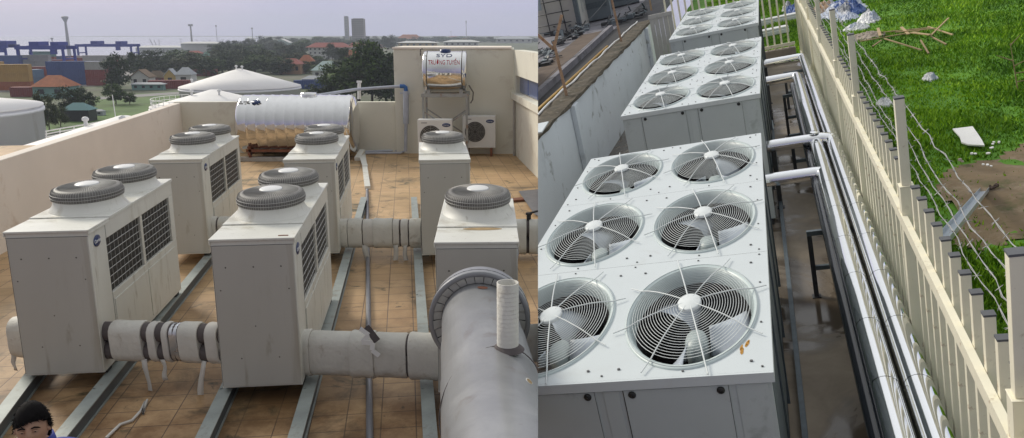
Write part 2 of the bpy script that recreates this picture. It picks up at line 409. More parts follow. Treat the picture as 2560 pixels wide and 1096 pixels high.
# ------------------------------------------------------------------ wrapped pipe pairs between chillers
def stadium(r, h, n=8):
    pts = []
    for k in range(n+1): a = PI*k/n; pts.append((math.cos(a)*r, h + math.sin(a)*r))
    for k in range(n+1): a = PI + PI*k/n; pts.append((math.cos(a)*r, -h + math.sin(a)*r))
    return pts
def pipe_pair(label, A, B, r, segs, straps=(), hang=()):
    """segs: (from, to, extra radius, material index); pipes run from A to B"""
    A = Vector(A); B = Vector(B); L = (B-A).length; e = (B-A).normalized(); n = Vector((-e.y, e.x, 0)).normalized(); u = e.cross(n)
    if u.z < 0: n = -n; u = -u
    t = thing('pipe_pair', label, 'pipes', tuple(A), group='wrapped pipes joining the chillers')
    Tm = Matrix(((n.x, u.x, e.x, 0), (n.y, u.y, e.y, 0), (n.z, u.z, e.z, 0), (0, 0, 0, 1)))
    hh = r * .98
    for sgn in (1, -1):
        m = MB(); c = u * hh * sgn
        m.tube([c, c + e*L], r, 18); part('pipe', m, M_foam, t)
    for s0, s1, ex, mi in segs:
        m = MB(); P = stadium(r + ex, hh); k = len(P); V = []
        zs = [s0, s0 + .012, (s0+s1)/2, s1 - .012, s1]
        jj = [(-.004, 0), (0, 0), (rnd.uniform(-.006, .004), 0), (0, 0), (-.004, 0)]
        for z, (dr, _) in zip(zs, jj):
            q = (r+ex+dr)/(r+ex)
            V += [(p[0]*q, p[1]*q, z*L if s1 <= 1.0001 else z) for p in P]
        F = [(i*k+j, i*k+(j+1) % k, (i+1)*k+(j+1) % k, (i+1)*k+j) for i in range(4) for j in range(k)]
        m.add(V, F, 0, True, Tm); m.add(V[:k], [tuple(range(k))[::-1]], 0, False, Tm); m.add(V[-k:], [tuple(range(k))], 0, False, Tm)
        part('wrap', m, (M_wrap, M_foil, M_tape)[mi], t)
    for s, ln, wd, sw in hang:                                   # loose tape ends
        m = MB(); b = e*(s*L) - u*(hh + r*.6) + n*(-r*.9); V = []
        q = 7
        for k in range(q):
            z = -ln*k/(q-1); off = math.sin(k*1.3 + s*9)*.010 + sw*k/(q-1)
            tw = .3*math.sin(k*.9 + s*5)
            for sg in (-1, 1): V.append(b + e*(off + sg*wd/2*math.cos(tw)) + n*(sg*wd/2*math.sin(tw)) + Vector((0, 0, z)))
        m.add(V, [(2*k, 2*k+1, 2*k+3, 2*k+2) for k in range(q-1)], 0, True)
        o = part('loose_tape', m, M_tape, t); sd = o.modifiers.new('thickness', 'SOLIDIFY'); sd.thickness = .002
    return t
def q_(u, v, y): return tuple(Ly(u, v, y))
ax = q_(246, 850, 7.60); bx = q_(560, 858, 7.36)
pipe_pair('dark and white wrapped pipe pair joining the front left and middle chillers', ax, bx, .098,
          [(.15, .40, .020, 0), (.45, .51, .016, 2), (.565, .61, .016, 2), (.62, .68, .006, 1), (.69, .84, .018, 0), (.90, .99, .018, 2)],
          hang=((.40, .52, .055, .03), (.55, .22, .05, .0), (.86, .62, .06, -.10)))
ax = q_(735, 880, 7.42); bx = q_(1105, 892, 7.28)
pipe_pair('thick white wrapped pipe pair joining the middle chiller and the rusty one', ax, bx, .108,
          [(.01, .13, .028, 0), (.131, .40, .014, 0), (.401, .56, .030, 0), (.561, .775, .016, 0), (.79, .99, .028, 0)], hang=())
tf = thing('torn_tape', 'torn white tape end stuck on the thick wrapped pipes in front', 'tape', q_(905, 845, 7.17))
m = MB(); zz = [Vector(q_(u, v, y)) - Vector(q_(905, 845, 7.17)) for u, v, y in ((900, 822, 7.21), (922, 838, 7.19), (905, 856, 7.185), (932, 858, 7.18), (930, 876, 7.175), (948, 890, 7.17))]
for a_, b_ in zip(zz[:-1], zz[1:]): m.beam(a_, b_, .045, .004, (0, 1, 0))
part('strip', m, M_white, tf)
m = MB(); m.beam(zz[0] + Vector((.06, -.004, .02)), zz[3] + Vector((.045, -.004, .02)), .07, .004, (0, 1, 0)); part('grey_strip', m, M_foam, tf)
ax = q_(835, 583, 12.2); bx = q_(1056, 583, 12.2)
pipe_pair('white wrapped pipe pair joining the two right chillers of the back row', ax, bx, .108,
          [(.01, .165, .024, 0), (.172, .33, .024, 0), (.34, .455, .012, 2), (.456, .67, .030, 0), (.675, .745, .014, 2), (.765, .845, .014, 2), (.86, .99, .022, 0)],
          hang=((.36, .42, .09, .03), (.70, .50, .08, .0), (.80, .34, .07, .03)))
ax = q_(505, 577, 12.2); bx = q_(715, 577, 12.2)
pipe_pair('white wrapped pipe pair behind the middle front chiller', ax, bx, .105, [(.04, .20, .024, 0), (.22, .9, .02, 0)])
ax = q_(38, 842, 7.75); bx = q_(120, 846, 7.70)
pipe_pair('white wrapped pipe stub left of the front left chiller', ax, bx, .098, [(.01, .9, .020, 0)], hang=((.05, .18, .05, .0),))
ax = q_(1285, 856, 7.3); bx = q_(1352, 858, 7.3)
pipe_pair('pale pipe stub right of the big grey pipe', ax, bx, .09, [(.1, .98, .016, 0)])
ax = q_(1170, 592, 12.2); bx = q_(1352, 592, 12.2)
pipe_pair('white wrapped pipe pair with dark valves at the right edge of the roof', ax, bx, .135, [(.15, .58, .02, 0), (.62, .80, .02, 0), (.84, .99, .02, 0)])
v = thing('valve_handle', 'dark valve lever on the pipe at the right edge of the roof', 'valve', q_(1322, 548, 12.2))
m = MB(); m.cyl((0, 0, -.06), .035, .13, 10); m.beam((0, 0, .09), (.16, .02, .13), .05, .022); m.cyl((0, 0, .07), .05, .03, 10); part('lever', m, M_rubber, v)
m = MB(); m.cyl((0, 0, -.1), .055, .05, 12); part('stem', m, M_brown, v)

# ------------------------------------------------------------------ big grey header pipe with collar and riser stub
hd = thing('header_pipe', 'big grey header pipe with pleated collar and upright stub at the bottom right', 'pipe', (-.245, 5.70, 1.385))
ed = Vector((.095, -1.0, .0)).normalized()
m = MB(); m.tube([Vector((0, .40, 0)), Vector((0, 0, 0)), ed*.55, ed*.56, ed*1.15, ed*1.16, ed*3.6], [.285, .285, .289, .296, .298, .304, .304], 44); part('pipe', m, M_duct, hd)
Tc = Matrix(((1, 0, 0, 0), (0, 0, -1, 0), (0, 1, 0, 0), (0, 0, 0, 1)))          # lathe axis towards -y
m = MB(); m.lathe([(.376, -.15), (.384, -.02), (.384, .012), (.382, .018), (.348, .026), (.345, .010)], 56, T=Tc); part('collar', m, M_duct, hd)
m = MB()
n = 30
for k in range(n):
    a, b = 2*PI*k/n + .004, 2*PI*(k+1)/n - .012
    for zz, r0, r1 in ((.012 + .012*(k % 2), .288, .347),):
        V = [(r0*math.cos(a), r0*math.sin(a), -.012), (r0*math.cos(b), r0*math.sin(b), -.012), (r1*math.cos(b), r1*math.sin(b), zz), (r1*math.cos(a), r1*math.sin(a), zz)]
        V2 = [(x, y, z - .006) for x, y, z in V]
        m.add(V + V2, [(0, 1, 2, 3), (7, 6, 5, 4), (0, 4, 5, 1), (1, 5, 6, 2), (2, 6, 7, 3), (3, 7, 4, 0)], 0, False, Tc)
part('pleated_ring', m, M_ductin, hd)
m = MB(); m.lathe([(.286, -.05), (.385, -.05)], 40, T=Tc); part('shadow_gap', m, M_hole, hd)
sp = Vector(ed*1.27) + Vector((.10, 0, .0))
m = MB()
V0 = [(.064, .22), (.064, .70), (.058, .70), (.058, .34)]
m.lathe(V0, 28, tuple(sp)); m.disc((sp.x, sp.y, sp.z + .46), .058, .058, 24, 1)
for k in range(13): m.tube([(sp.x + 0.0645*math.cos(2*PI*j/24), sp.y + .0645*math.sin(2*PI*j/24), sp.z + .34 + k*.026) for j in range(24)], .0008, 4, 0, closed=True)
part('riser_stub', m, [M_wrap, M_hole], hd)
m = MB(); m.lathe([(.064, .315), (.085, .30), (.10, .285)], 28, tuple(sp)); part('weld_bead', m, M_foam, hd)
m = MB(); c2 = ed*1.45; m.tube([c2 + Vector((.3025*math.cos(q), .22*math.sin(q + .6), .3025*math.sin(q))) for q in [2*PI*k/48 for k in range(48)]], .004, 5, closed=True); part('weld_seam', m, M_foam, hd)
pt = ed*1.62; m = MB(); ah = R(38); T5 = Matrix.Translation(Vector((math.sin(ah)*.3035, 0, math.cos(ah)*.3035)) + pt) @ Matrix.Rotation(ah, 4, 'Y')
m.lathe([(.001, .0025), (.019, .0025)], 14, T=T5, sy=1.3); m.lathe([(.019, .003), (.024, .003), (.024, 0)], 14, mi=1, T=T5, sy=1.3); part('drill_hole', m, [M_rust, M_ductin], hd)
pt = ed*.10; ah = R(4); T5 = Matrix.Translation(Vector((math.sin(ah)*.288, 0, math.cos(ah)*.288)) + pt) @ Matrix.Rotation(ah, 4, 'Y')
m = MB(); m.lathe([(.001, .002), (.03, .002)], 14, T=T5, sx=1.3); part('rust_spot', m, M_brown, hd)
m = MB()                                                      # saddle stand under the pipe
for yy in (-1.75, -2.9):
    c = ed*(-yy) ; cx, cy = c.x, c.y
    m.beam((cx - .24, cy, -.24), (cx - .24, cy, -1.385), .06, .06, (0, 1, 0)); m.beam((cx + .24, cy, -.24), (cx + .24, cy, -1.385), .06, .06, (0, 1, 0)); m.beam((cx - .30, cy, -.33), (cx + .30, cy, -.33), .06, .06)
part('stand', m, M_beam, hd)

# ------------------------------------------------------------------ floor conduit, trunking and loose cables
P = [Lz(u, v, .035) for u, v in ((925, 1120), (922, 900), (920, 680), (918, 475))]
m = MB(); m.tube(P, .034, 12); single('floor_conduit', m, M_darkpipe, 'grey conduit pipe along the floor between the chillers', 'pipe')
a, b = Lz(919, 470, .04), Lz(908, 388, .04)
m = MB(); m.beam(a, b, .13, .08); mid = a.lerp(b, .55); m.beam(mid + Vector((.01, 0, .05)), b + Vector((-.05, -.1, .05)), .14, .03)
single('cable_trunking', m, M_unit, 'cream cable trunking lying on the floor beyond the conduit', 'trunking', bevel=.004)
a, b = Lz(893, 398, .05), Lz(906, 378, .16)
m = MB(); m.beam(a, b, .16, .10); single('cable_trunking', m, M_unit, 'short tilted trunking piece beside the ribbed tank', 'trunking', bevel=.004)
a, b = Lz(600, 398, .06), Lz(735, 398, .06)
m = MB(); m.beam(a, b, .16, .12); single('concrete_kerb', m, M_concrete, 'low pale kerb on the floor in front of the ribbed tank', 'kerb', bevel=.01)
m = MB(); m.tube([Lz(u, v, .06) for u, v in ((900, 380), (940, 379), (985, 377), (1016, 378))], .035, 8); m.tube([Lz(u, v, .05) for u, v in ((908, 384), (950, 383), (1000, 383), (1030, 372))], .03, 8)
single('floor_pipes', m, M_pvc, 'pale thin pipes lying on the floor at the foot of the back wall', 'pipe')
m = MB(); m.tube([Lz(u, v, .02) for u, v in ((265, 1096), (300, 1062), (330, 1052), (350, 1030))], .014, 6); m.tube([Lz(u, v, .015) for u, v in ((350, 1030), (362, 1005), (358, 1035), (368, 1000))], .012, 6)
single('floor_cable', m, M_tape, 'grey taped cable end lying on the tiles near the person', 'cable')
m = MB(); m.box(-.18, .18, -.12, .12, 0, .05); single('wood_block', m, M_brown, 'small brown block on the tiles beside the right wall', 'block', tuple(Lz(1290, 503, 0)), .4, bevel=.01)
m = MB(); q = [Lz(1296, 478, .9), Lz(1360, 478, .9), Lz(1360, 545, .2)]
m.add([tuple(Lz(1296, 478, .02)), tuple(Lz(1380, 470, .02)), tuple(Lz(1380, 560, .02)), tuple(Lz(1335, 535, .02)), tuple(Lz(1296, 478, .06)), tuple(Lz(1380, 470, .06)), tuple(Lz(1380, 560, .06)), tuple(Lz(1335, 535, .06))],
      [(0, 1, 2, 3)[::-1], (4, 5, 6, 7), (0, 1, 5, 4), (1, 2, 6, 5), (2, 3, 7, 6), (3, 0, 4, 7)])
single('steel_plate', m, M_darkpipe, 'dark steel sheet lying on the tiles at the right edge', 'sheet')

# ------------------------------------------------------------------ ribbed stainless water tank on its cradle
c = Ly(749, 312, 22.6); R0 = .83; half = 1.57
tk = thing('water_tank', 'large ribbed stainless steel water tank lying against the back parapet', 'tank', (c.x, c.y, 0))
zc = c.z
Tt = Matrix(((0, 0, 1, 0), (1, 0, 0, 0), (0, 1, 0, zc), (0, 0, 0, 1)))            # lathe axis along x
prof = [(.001, -half - .10), (.45, -half - .06), (R0 - .06, -half), (R0, -half + .07)]
nr = 11
for k in range(nr):
    a = -half + .10 + k*(2*half - .2)/nr; wd = (2*half - .2)/nr
    prof += [(R0, a), (R0, a + wd*.66), (R0 + .008, a + wd*.72), (R0 + .012, a + wd*.79), (R0 + .008, a + wd*.86), (R0, a + wd*.93)]
prof += [(R0, half - .07), (R0 - .06, half), (.45, half + .06), (.001, half + .10)]
m = MB(); m.lathe(prof, 56, T=Tt); part('shell', m, M_steel, tk)
m = MB()
for x in (-1.25, 1.25):
    for yy in (-.62, .62): m.beam((x, yy, 0), (x, yy, zc - .40), .07, .07, (1, 0, 0))
    m.beam((x, -.75, .22), (x, .75, .22), .07, .07); m.beam((x, -.75, zc - .55), (x, .75, zc - .55), .06, .06)
for yy in (-.62, .62): m.beam((-1.35, yy, .30), (1.35, yy, .30), .07, .07)
part('cradle', m, M_brown, tk)
m = MB(); m.lathe([(.22, R0 - .03), (.22, R0 + .06), (.001, R0 + .075)], 24, (.3, 0, zc)); part('lid', m, M_steel, tk)
an = R(-38); Tl = Matrix.Translation((-1.02, math.sin(an)*(R0+.03), zc + math.cos(an)*(R0+.03))) @ Matrix.Rotation(-an, 4, 'X') @ Matrix.Rotation(0, 4, 'Z')
lb = MB(); lb.lathe([(.001, .006), (1, .006), (1, -.004)], 24, sx=.13, sy=.075, T=Tl); part('label_plate', lb, M_blue, tk)
lb = MB(); lb.box(-.34, -.18, -.02, .02, 0, .006, 0, Tl); lb.box(-.50, -.38, -.02, .02, 0, .006, 0, Tl); part('marking', lb, M_screw, tk)

# ------------------------------------------------------------------ small stainless tank on a tall frame
c = Ly(1114, 180, 22.7); R1 = .56; half = .58
st = thing('rooftop_tank', 'small lettered stainless tank raised on a tall steel frame', 'tank', (c.x, c.y, 0))
zc = c.z
Tt = Matrix(((0, 0, 1, 0), (1, 0, 0, 0), (0, 1, 0, zc), (0, 0, 0, 1)))
m = MB(); m.lathe([(.001, -half - .05), (R1 - .08, -half - .03), (R1 - .01, -half), (R1, -half + .03), (R1, -half + .08), (R1 + .012, -half + .09), (R1 + .012, -half + .12), (R1, -half + .13), (R1, half - .13), (R1 + .012, half - .12), (R1 + .012, half - .09), (R1, half - .08), (R1, half - .03), (R1 - .01, half), (R1 - .08, half + .03), (.001, half + .05)], 48, T=Tt)
part('shell', m, M_steel, st)
m = MB(); zt = zc - R1 + .10; zb = 0
fx = .60; fy = .42
for x in (-fx, fx):
    for yy in (-fy, fy): m.beam((x, yy, zb), (x, yy, zt - .12), .06, .06, (1, 0, 0))
for yy in (-fy, fy):
    m.beam((-fx - .05, yy, zt - .16), (fx + .05, yy, zt - .16), .07, .10)
    m.beam((-fx, yy, 1.35), (fx, yy, .55), .035, .035); m.beam((-fx, yy, .55), (fx, yy, 1.35), .035, .035)
    m.beam((-fx, yy, .45), (fx, yy, .45), .05, .05)
for x in (-fx, fx): m.beam((x, -fy, zt - .16), (x, fy, zt - .16), .07, .10); m.beam((x, -fy, .45), (x, fy, .45), .05, .05)
part('frame', m, M_angle, st)
m = MB()
for x in (-half + .10, half - .10): m.tube([(x, math.sin(a)*(R1+.02), zc + math.cos(a)*(R1+.02)) for a in [2*PI*k/40 for k in range(40)]], .014, 6, closed=True)
part('strap', m, M_screw, st)
m = MB()
for x in (-.45, .45): m.box(x - .05, x + .05, -.45, .45, zt - .11, zt - .0)
part('saddle', m, M_angle, st)
m = MB(); m.lathe([(.15, R1 - .03), (.15, R1 + .05), (.001, R1 + .07)], 24, (0, 0, zc)); part('lid', m, M_blue, st)
def on_drum(an, dz=.004): return Matrix.Translation((0, math.sin(an)*(R1+dz), zc + math.cos(an)*(R1+dz))) @ Matrix.Rotation(-an, 4, 'X')
# curved lettering: bend flat text on to the drum
def drum_text(body, size, m_, an0, sx=1.0):
    me = text_mesh(body, size, .001)
    for v_ in me.vertices:
        a = an0 + v_.co.y/R1; x = v_.co.x*sx; r = R1 + .004 + v_.co.z
        v_.co = (x, math.sin(a)*r, zc + math.cos(a)*r)
    me.materials.append(m_); return put('lettering', me, st)
drum_text('SYD', .20, M_blue, R(-36), 1.25)
drum_text('TRƯỜNG TUYỀN', .19, M_red, R(-61), .58)
m = MB(); m.tube([(.66, -.3, zc - .35), (.78, -.25, zc - .55), (.76, -.2, zc - .75), (.70, -.25, zc - .85)], .018, 6); m.tube([(-.66, -.25, zc + .45), (-.66, -.25, zc + .62), (-.60, -.25, zc + .64)], .02, 6); part('hose', m, M_screw, st)

# ------------------------------------------------------------------ split condensers on brackets
cd0 = thing('condenser_unit', 'cream air conditioner condenser right of the tank frame, on a brown stand', 'condenser')
CWd, CH, CDp = .95, .92, .36
m = MB(); m.box(0, CWd, 0, CDp, 0, CH); part('casing', m, M_hub, cd0, .02)
Tf = Matrix(((1, 0, 0, .36), (0, 0, -1, -.001), (0, 1, 0, .47), (0, 0, 0, 1)))
g = MB(); g.lathe([(.001, .004), (.29, .004)], 40, T=Tf); 
gg = part('fan_grille', g, M_coil, cd0)
w_ = MB()
for r in (.06, .11, .16, .21, .255, .29): w_.tube([Tf @ Vector((r*math.cos(2*PI*k/36), r*math.sin(2*PI*k/36), .014)) for k in range(36)], .005, 4, closed=True)
for k in range(8): w_.tube([Tf @ Vector((.06*math.cos(PI*k/4), .06*math.sin(PI*k/4), .014)), Tf @ Vector((.29*math.cos(PI*k/4), .29*math.sin(PI*k/4), .014))], .005, 4)
part('guard_ring', w_, M_fan2, gg)
b = MB(); Tb = Matrix(((1, 0, 0, .79), (0, 0, -1, -.001), (0, 1, 0, .77), (0, 0, 0, 1)))
b.lathe([(.001, .008), (.9, .008), (1, 0)], 28, sx=.115, sy=.052, T=Tb); bo = part('badge', b, M_blue, cd0)
put_text('lettering', 'Carrier', .052, M_white, bo, Tb @ Matrix.Translation((0, 0, .0085)))
m = MB(); m.box(.10, .26, -.004, -.0005, .82, .84); part('marking', m, M_darkpipe, cd0)
m = MB()
for x in (.14, .82):
    m.box(x - .03, x + .03, -.02, CDp + .05, -.06, -.001); m.box(x - .03, x + .03, -.02, .04, -.24, -.06); m.box(x - .03, x + .03, CDp - .02, CDp + .04, -.24, -.06)
part('stand', m, M_brown, cd0)
p = Ly(1157, 383, 22.9); cd0.matrix_world = Matrix.Translation((p.x, 22.9, .24)); cd0['group'] = 'split condensers by the stair block'
q = Ly(1046, 383, 22.0)
dup_thing(cd0, 'cream air conditioner condenser under the raised tank, half hidden by a chiller', (q.x, 21.95, .24))

# ------------------------------------------------------------------ plastic water pipes over the parapet
pv = thing('plastic_pipe', 'pale plastic water pipe crossing above the back parapet to a blue elbow', 'pipe', tuple(Ly(660, 243, 23.4)))
o0 = Ly(660, 243, 23.4)
m = MB(); m.tube([Ly(u, v, y) - o0 for u, v, y in ((640, 242, 23.45), (720, 243, 23.42), (800, 238, 23.4), (890, 224, 23.38), (1004, 216, 23.3))], .045, 10); part('pipe', m, M_pvc, pv)
m = MB(); m.tube([Ly(898, 248, 23.5) - o0, Ly(898, 206, 23.5) - o0], .05, 10); m.beam(Ly(892, 205, 23.5) - o0, Ly(904, 205, 23.5) - o0, .08, .06); part('post', m, M_white, pv)
m = MB(); m.tube([Ly(1000, 216, 23.3) - o0, Ly(1010, 216, 23.3) - o0, Ly(1014, 219, 23.3) - o0, Ly(1015, 228, 23.3) - o0], .06, 10); part('elbow', m, M_pvcb, pv)
m = MB(); m.tube([Ly(1015, 228, 23.3) - o0, Ly(1015, 310, 23.3) - o0], .085, 12); m.tube([Ly(1015, 310, 23.3) - o0, Ly(1014, 379, 23.3) - o0], .05, 12); m.beam(Ly(1000, 233, 23.3) - o0, Ly(1024, 233, 23.3) - o0, .06, .04); part('downpipe', m, M_pvc, pv)

# ------------------------------------------------------------------ the person at the bottom left
M_skin = mat('brown_skin', (.40, .235, .155), .5, var=.08, scale=9)
M_hair = mat('black_hair', (.007, .006, .006), .85, var=.3, scale=40, spec=.12)
M_shirt = mat('blue_shirt', (.035, .05, .26), .8, var=.15, scale=10)
M_trouser = mat('dark_trousers', (.04, .04, .05), .85)
M_eye = mat('eye_white', (.30, .27, .24), .3, var=.02); M_iris = mat('dark_iris', (.012, .008, .006), .2)
M_lip = mat('lips', (.30, .12, .09), .5)
def skin_obj(name, joints, edges, m, parent, sub=2):
    me = bpy.data.meshes.new(name); me.from_pydata([j[0] for j in joints], edges, []); me.materials.append(m)
    o = put(name, me, parent)
    md = o.modifiers.new('skin', 'SKIN'); md.use_smooth_shade = True
    for i, j in enumerate(joints):
        r = j[1]; me.skin_vertices[0].data[i].radius = (r, r) if not isinstance(r, tuple) else r
    me.skin_vertices[0].data[0].use_root = True
    s = o.modifiers.new('sub', 'SUBSURF'); s.levels = sub; s.render_levels = sub
    return o
hp = Ld(82, 1070, 3.95)
pn = thing('person', 'person with short black hair and blue shirt standing at the bottom left', 'person', (hp.x, hp.y, 0), R(-152) + PI)
H = hp.z + .13                                                 # standing height
def J(x, y, z, r): return ((x, y, z), r)
hz = H - .125                                                  # head centre
# body faces local -Y
j = [J(0, 0, .52*H, .125), J(0, .005, .60*H, .125), J(0, .06, .69*H, .14), J(0, .12, .78*H, .12), J(0, .10, .84*H, .062), J(0, .03, .88*H, .055),
     J(.10, .12, .80*H, .075), J(.19, .12, .792*H, .062), J(.235, .08, .63*H, .045), J(.245, -.06, .49*H, .034),
     J(-.10, .12, .80*H, .075), J(-.19, .12, .792*H, .062), J(-.235, .08, .63*H, .045), J(-.245, -.06, .49*H, .034),
     J(.095, 0, .46*H, .09), J(.10, -.01, .27*H, .06), J(.10, .02, .05*H, .04), J(.105, -.12, .02*H, .032),
     J(-.095, 0, .46*H, .09), J(-.10, -.01, .27*H, .06), J(-.10, .02, .05*H, .04), J(-.105, -.12, .02*H, .032)]
e = [(0,1),(1,2),(2,3),(3,4),(4,5),(3,6),(6,7),(7,8),(8,9),(3,10),(10,11),(11,12),(12,13),(0,14),(14,15),(15,16),(16,17),(0,18),(18,19),(19,20),(20,21)]
skin_obj('body', j, e, M_skin, pn)
j2 = [J(0, 0, .50*H, .135), J(0, .005, .60*H, .138), J(0, .06, .69*H, .152), J(0, .12, .78*H, .132), J(.10, .12, .802*H, .085), J(.19, .12, .794*H, .072), J(.225, .09, .69*H, .060), J(-.10, .12, .802*H, .085), J(-.19, .12, .794*H, .072), J(-.225, .09, .69*H, .060)]
skin_obj('shirt', j2, [(0,1),(1,2),(2,3),(3,4),(4,5),(5,6),(3,7),(7,8),(8,9)], M_shirt, pn)
m = MB(); m.lathe([(.078, -.03), (.088, .0), (.080, .035), (.072, .030)], 24, (0, .09, .858*H)); part('collar', m, M_shirt, pn)
j3 = [J(0, 0, .52*H, .13), J(.095, 0, .46*H, .10), J(.10, -.01, .27*H, .075), J(.10, .02, .06*H, .06), J(-.095, 0, .46*H, .10), J(-.10, -.01, .27*H, .075), J(-.10, .02, .06*H, .06)]
skin_obj('trousers', j3, [(0,1),(1,2),(2,3),(0,4),(4,5),(5,6)], M_trouser, pn)
for sx in (1, -1):                                             # hands: palm and five separate fingers
    w0 = (.245*sx, -.06, .49*H)
    jj = [J(w0[0], w0[1], w0[2], .026), J(w0[0], w0[1] - .03, w0[2] - .07, (.017, .034))]
    ee = [(0, 1)]
    for k in range(4):
        b0 = len(jj); yy = -.03 + (k - 1.5)*.021; ln = (.072, .082, .076, .06)[k]
        jj += [J(w0[0], w0[1] + yy - .01, w0[2] - .10, .0095), J(w0[0] - .008*sx, w0[1] + yy - .016, w0[2] - .10 - ln*.55, .0085), J(w0[0] - .028*sx, w0[1] + yy - .02, w0[2] - .10 - ln, .0075)]
        ee += [(1, b0), (b0, b0+1), (b0+1, b0+2)]
    b0 = len(jj); jj += [J(w0[0] - .01*sx, w0[1] - .075, w0[2] - .06, .011), J(w0[0] - .02*sx, w0[1] - .095, w0[2] - .105, .009)]; ee += [(1, b0), (b0, b0+1)]
    skin_obj('hand', jj, ee, M_skin, pn, 1)
    m = MB(); m.box(.10*sx - .05, .10*sx + .05, -.18, .09, 0.0, .075); part('shoe', m, M_rubber, pn, .03)
# head: deformed sphere with face
def head_mesh():
    bm = bmesh.new(); bmesh.ops.create_uvsphere(bm, u_segments=40, v_segments=28, radius=1)
    for v_ in bm.verts:
        x, y, z = v_.co
        X, Y, Z = x*.076, y*.094, z*.118
        if z < -.1: X *= 1 - .30*((-z-.1)/.9)**1.3; Y *= 1 - .10*(-z)
        if y < 0:
            f = -y
            g = lambda cx, cz, sxx, szz: math.exp(-((x-cx)/sxx)**2 - ((z-cz)/szz)**2)
            Y -= f*(.026*g(0, -.20, .17, .16) + .012*g(0, .02, .12, .22)) - f*.011*(g(.40, .03, .18, .10) + g(-.40, .03, .18, .10))
            Y -= f*.006*g(0, -.52, .30, .08); Y -= f*.010*g(0, -.85, .35, .14); Y -= f*.006*(g(.42, .20, .30, .07) + g(-.42, .20, .30, .07))
        v_.co = (X, Y, Z)
    me = bpy.data.meshes.new('head'); bm.to_mesh(me); bm.free()
    for p_ in me.polygons: p_.use_smooth = True
    me.materials.append(M_skin); return me
hd_ = put('head', head_mesh(), pn, loc=(0, -.012, hz))
hd_.rotation_euler = (R(-9), 0, R(-8)); hd_.scale = (.92, .92, .94)
for sx in (1, -1):
    m = MB(); m.lathe([(.001, .013), (.007, .011), (.011, .006), (.013, 0)], 16, sx=.95, sy=.40, T=Matrix.Translation((.031*sx, -.082, .004)) @ Matrix.Rotation(R(90), 4, 'X')); eo = part('eye', m, M_eye, hd_); m = MB(); m.tube([(.016*sx, -.0885, .003), (.024*sx, -.0935, .0085), (.033*sx, -.0935, .0095), (.043*sx, -.086, .004)], [.002, .004, .004, .002], 6); part('eyelid', m, M_skin, hd_)
    m = MB(); m.lathe([(.001, .0145), (.0042, .0135), (.0055, .010)], 12, sy=.7, T=Matrix.Translation((.031*sx, -.082, .004)) @ Matrix.Rotation(R(90), 4, 'X')); part('iris', m, M_iris, eo)
    m = MB(); m.tube([(.014*sx, -.096, .022), (.030*sx, -.096, .028), (.046*sx, -.088, .023), (.053*sx, -.078, .017)], [.003, .0045, .004, .002], 6); part('eyebrow', m, M_hair, hd_)
    m = MB(); m.lathe([(.001, .008), (.6, .012), (1, .004), (.9, -.008), (.4, -.010)], 18, sx=.018, sy=.032, T=Matrix.Translation((.076*sx, .004, -.006)) @ Matrix.Rotation(R(72)*sx, 4, 'Y')); part('ear', m, M_skin, hd_)
m = MB(); m.tube([(-.024, -.089, -.061), (-.010, -.097, -.058), (0, -.0985, -.060), (.010, -.097, -.058), (.024, -.089, -.061)], [.002, .005, .0045, .005, .002], 8); part('lips', m, M_lip, hd_)
def hair_mesh():
    bm = bmesh.new(); bmesh.ops.create_uvsphere(bm, u_segments=48, v_segments=30, radius=1)
    r2 = random.Random(3)
    for v_ in list(bm.verts):
        x, y, z = v_.co
        lim = .42 + .10*math.sin(x*3.2 + .6) if y < -.25 else (-.05 if y < .35 else -.40)
        if z < lim - .12: bm.verts.remove(v_); continue
        k = 1.10 + .012*math.sin(x*23) * math.cos(y*19) + .012*r2.random() + (.10*max(0, z) if y < .2 else .03)
        v_.co = (x*.079*k, y*.097*k + .004, z*.120*k)
    me = bpy.data.meshes.new('hair'); bm.to_mesh(me); bm.free()
    for p_ in me.polygons: p_.use_smooth = True
    me.materials.append(M_hair); return me
ho = put('hair', hair_mesh(), hd_); sdm = ho.modifiers.new('thickness', 'SOLIDIFY'); sdm.thickness = .012; sdm.offset = -1

rs = random.Random(8); m = MB()                                # short strands breaking the outline of the hair
for k in range(900):
    th = rs.uniform(0, 2*PI); z = rs.uniform(-.05, 1); q = math.sqrt(max(0, 1 - z*z)); x, y = q*math.cos(th), q*math.sin(th)
    lim = .42 + .10*math.sin(x*3.2 + .6) if y < -.25 else (-.05 if y < .35 else -.40)
    if z < lim - .10: continue
    p = Vector((x*.079*1.12, y*.097*1.12 + .004, z*.120*1.13)); d_ = Vector((x*.35 + rs.uniform(-.5, .5), y*.35 + .25 + rs.uniform(-.5, .5), z*.3 + rs.uniform(-.5, .1) - .15)).normalized()
    if y < -.3: d_ = Vector((.45 + rs.uniform(-.3, .4), -.35, -.25 + rs.uniform(-.3, .2))).normalized()
    L = rs.uniform(.010, .022); w_ = d_.cross(Vector((x, y, z))).normalized()*.0035
    m.add([p - w_ - d_*.008, p + w_ - d_*.008, p + d_*L*.6 + w_*.7 + Vector((x, y, z))*.003, p + d_*L], [(0, 1, 2), (0, 2, 3)])
part('hair_strands', m, M_hair, hd_)
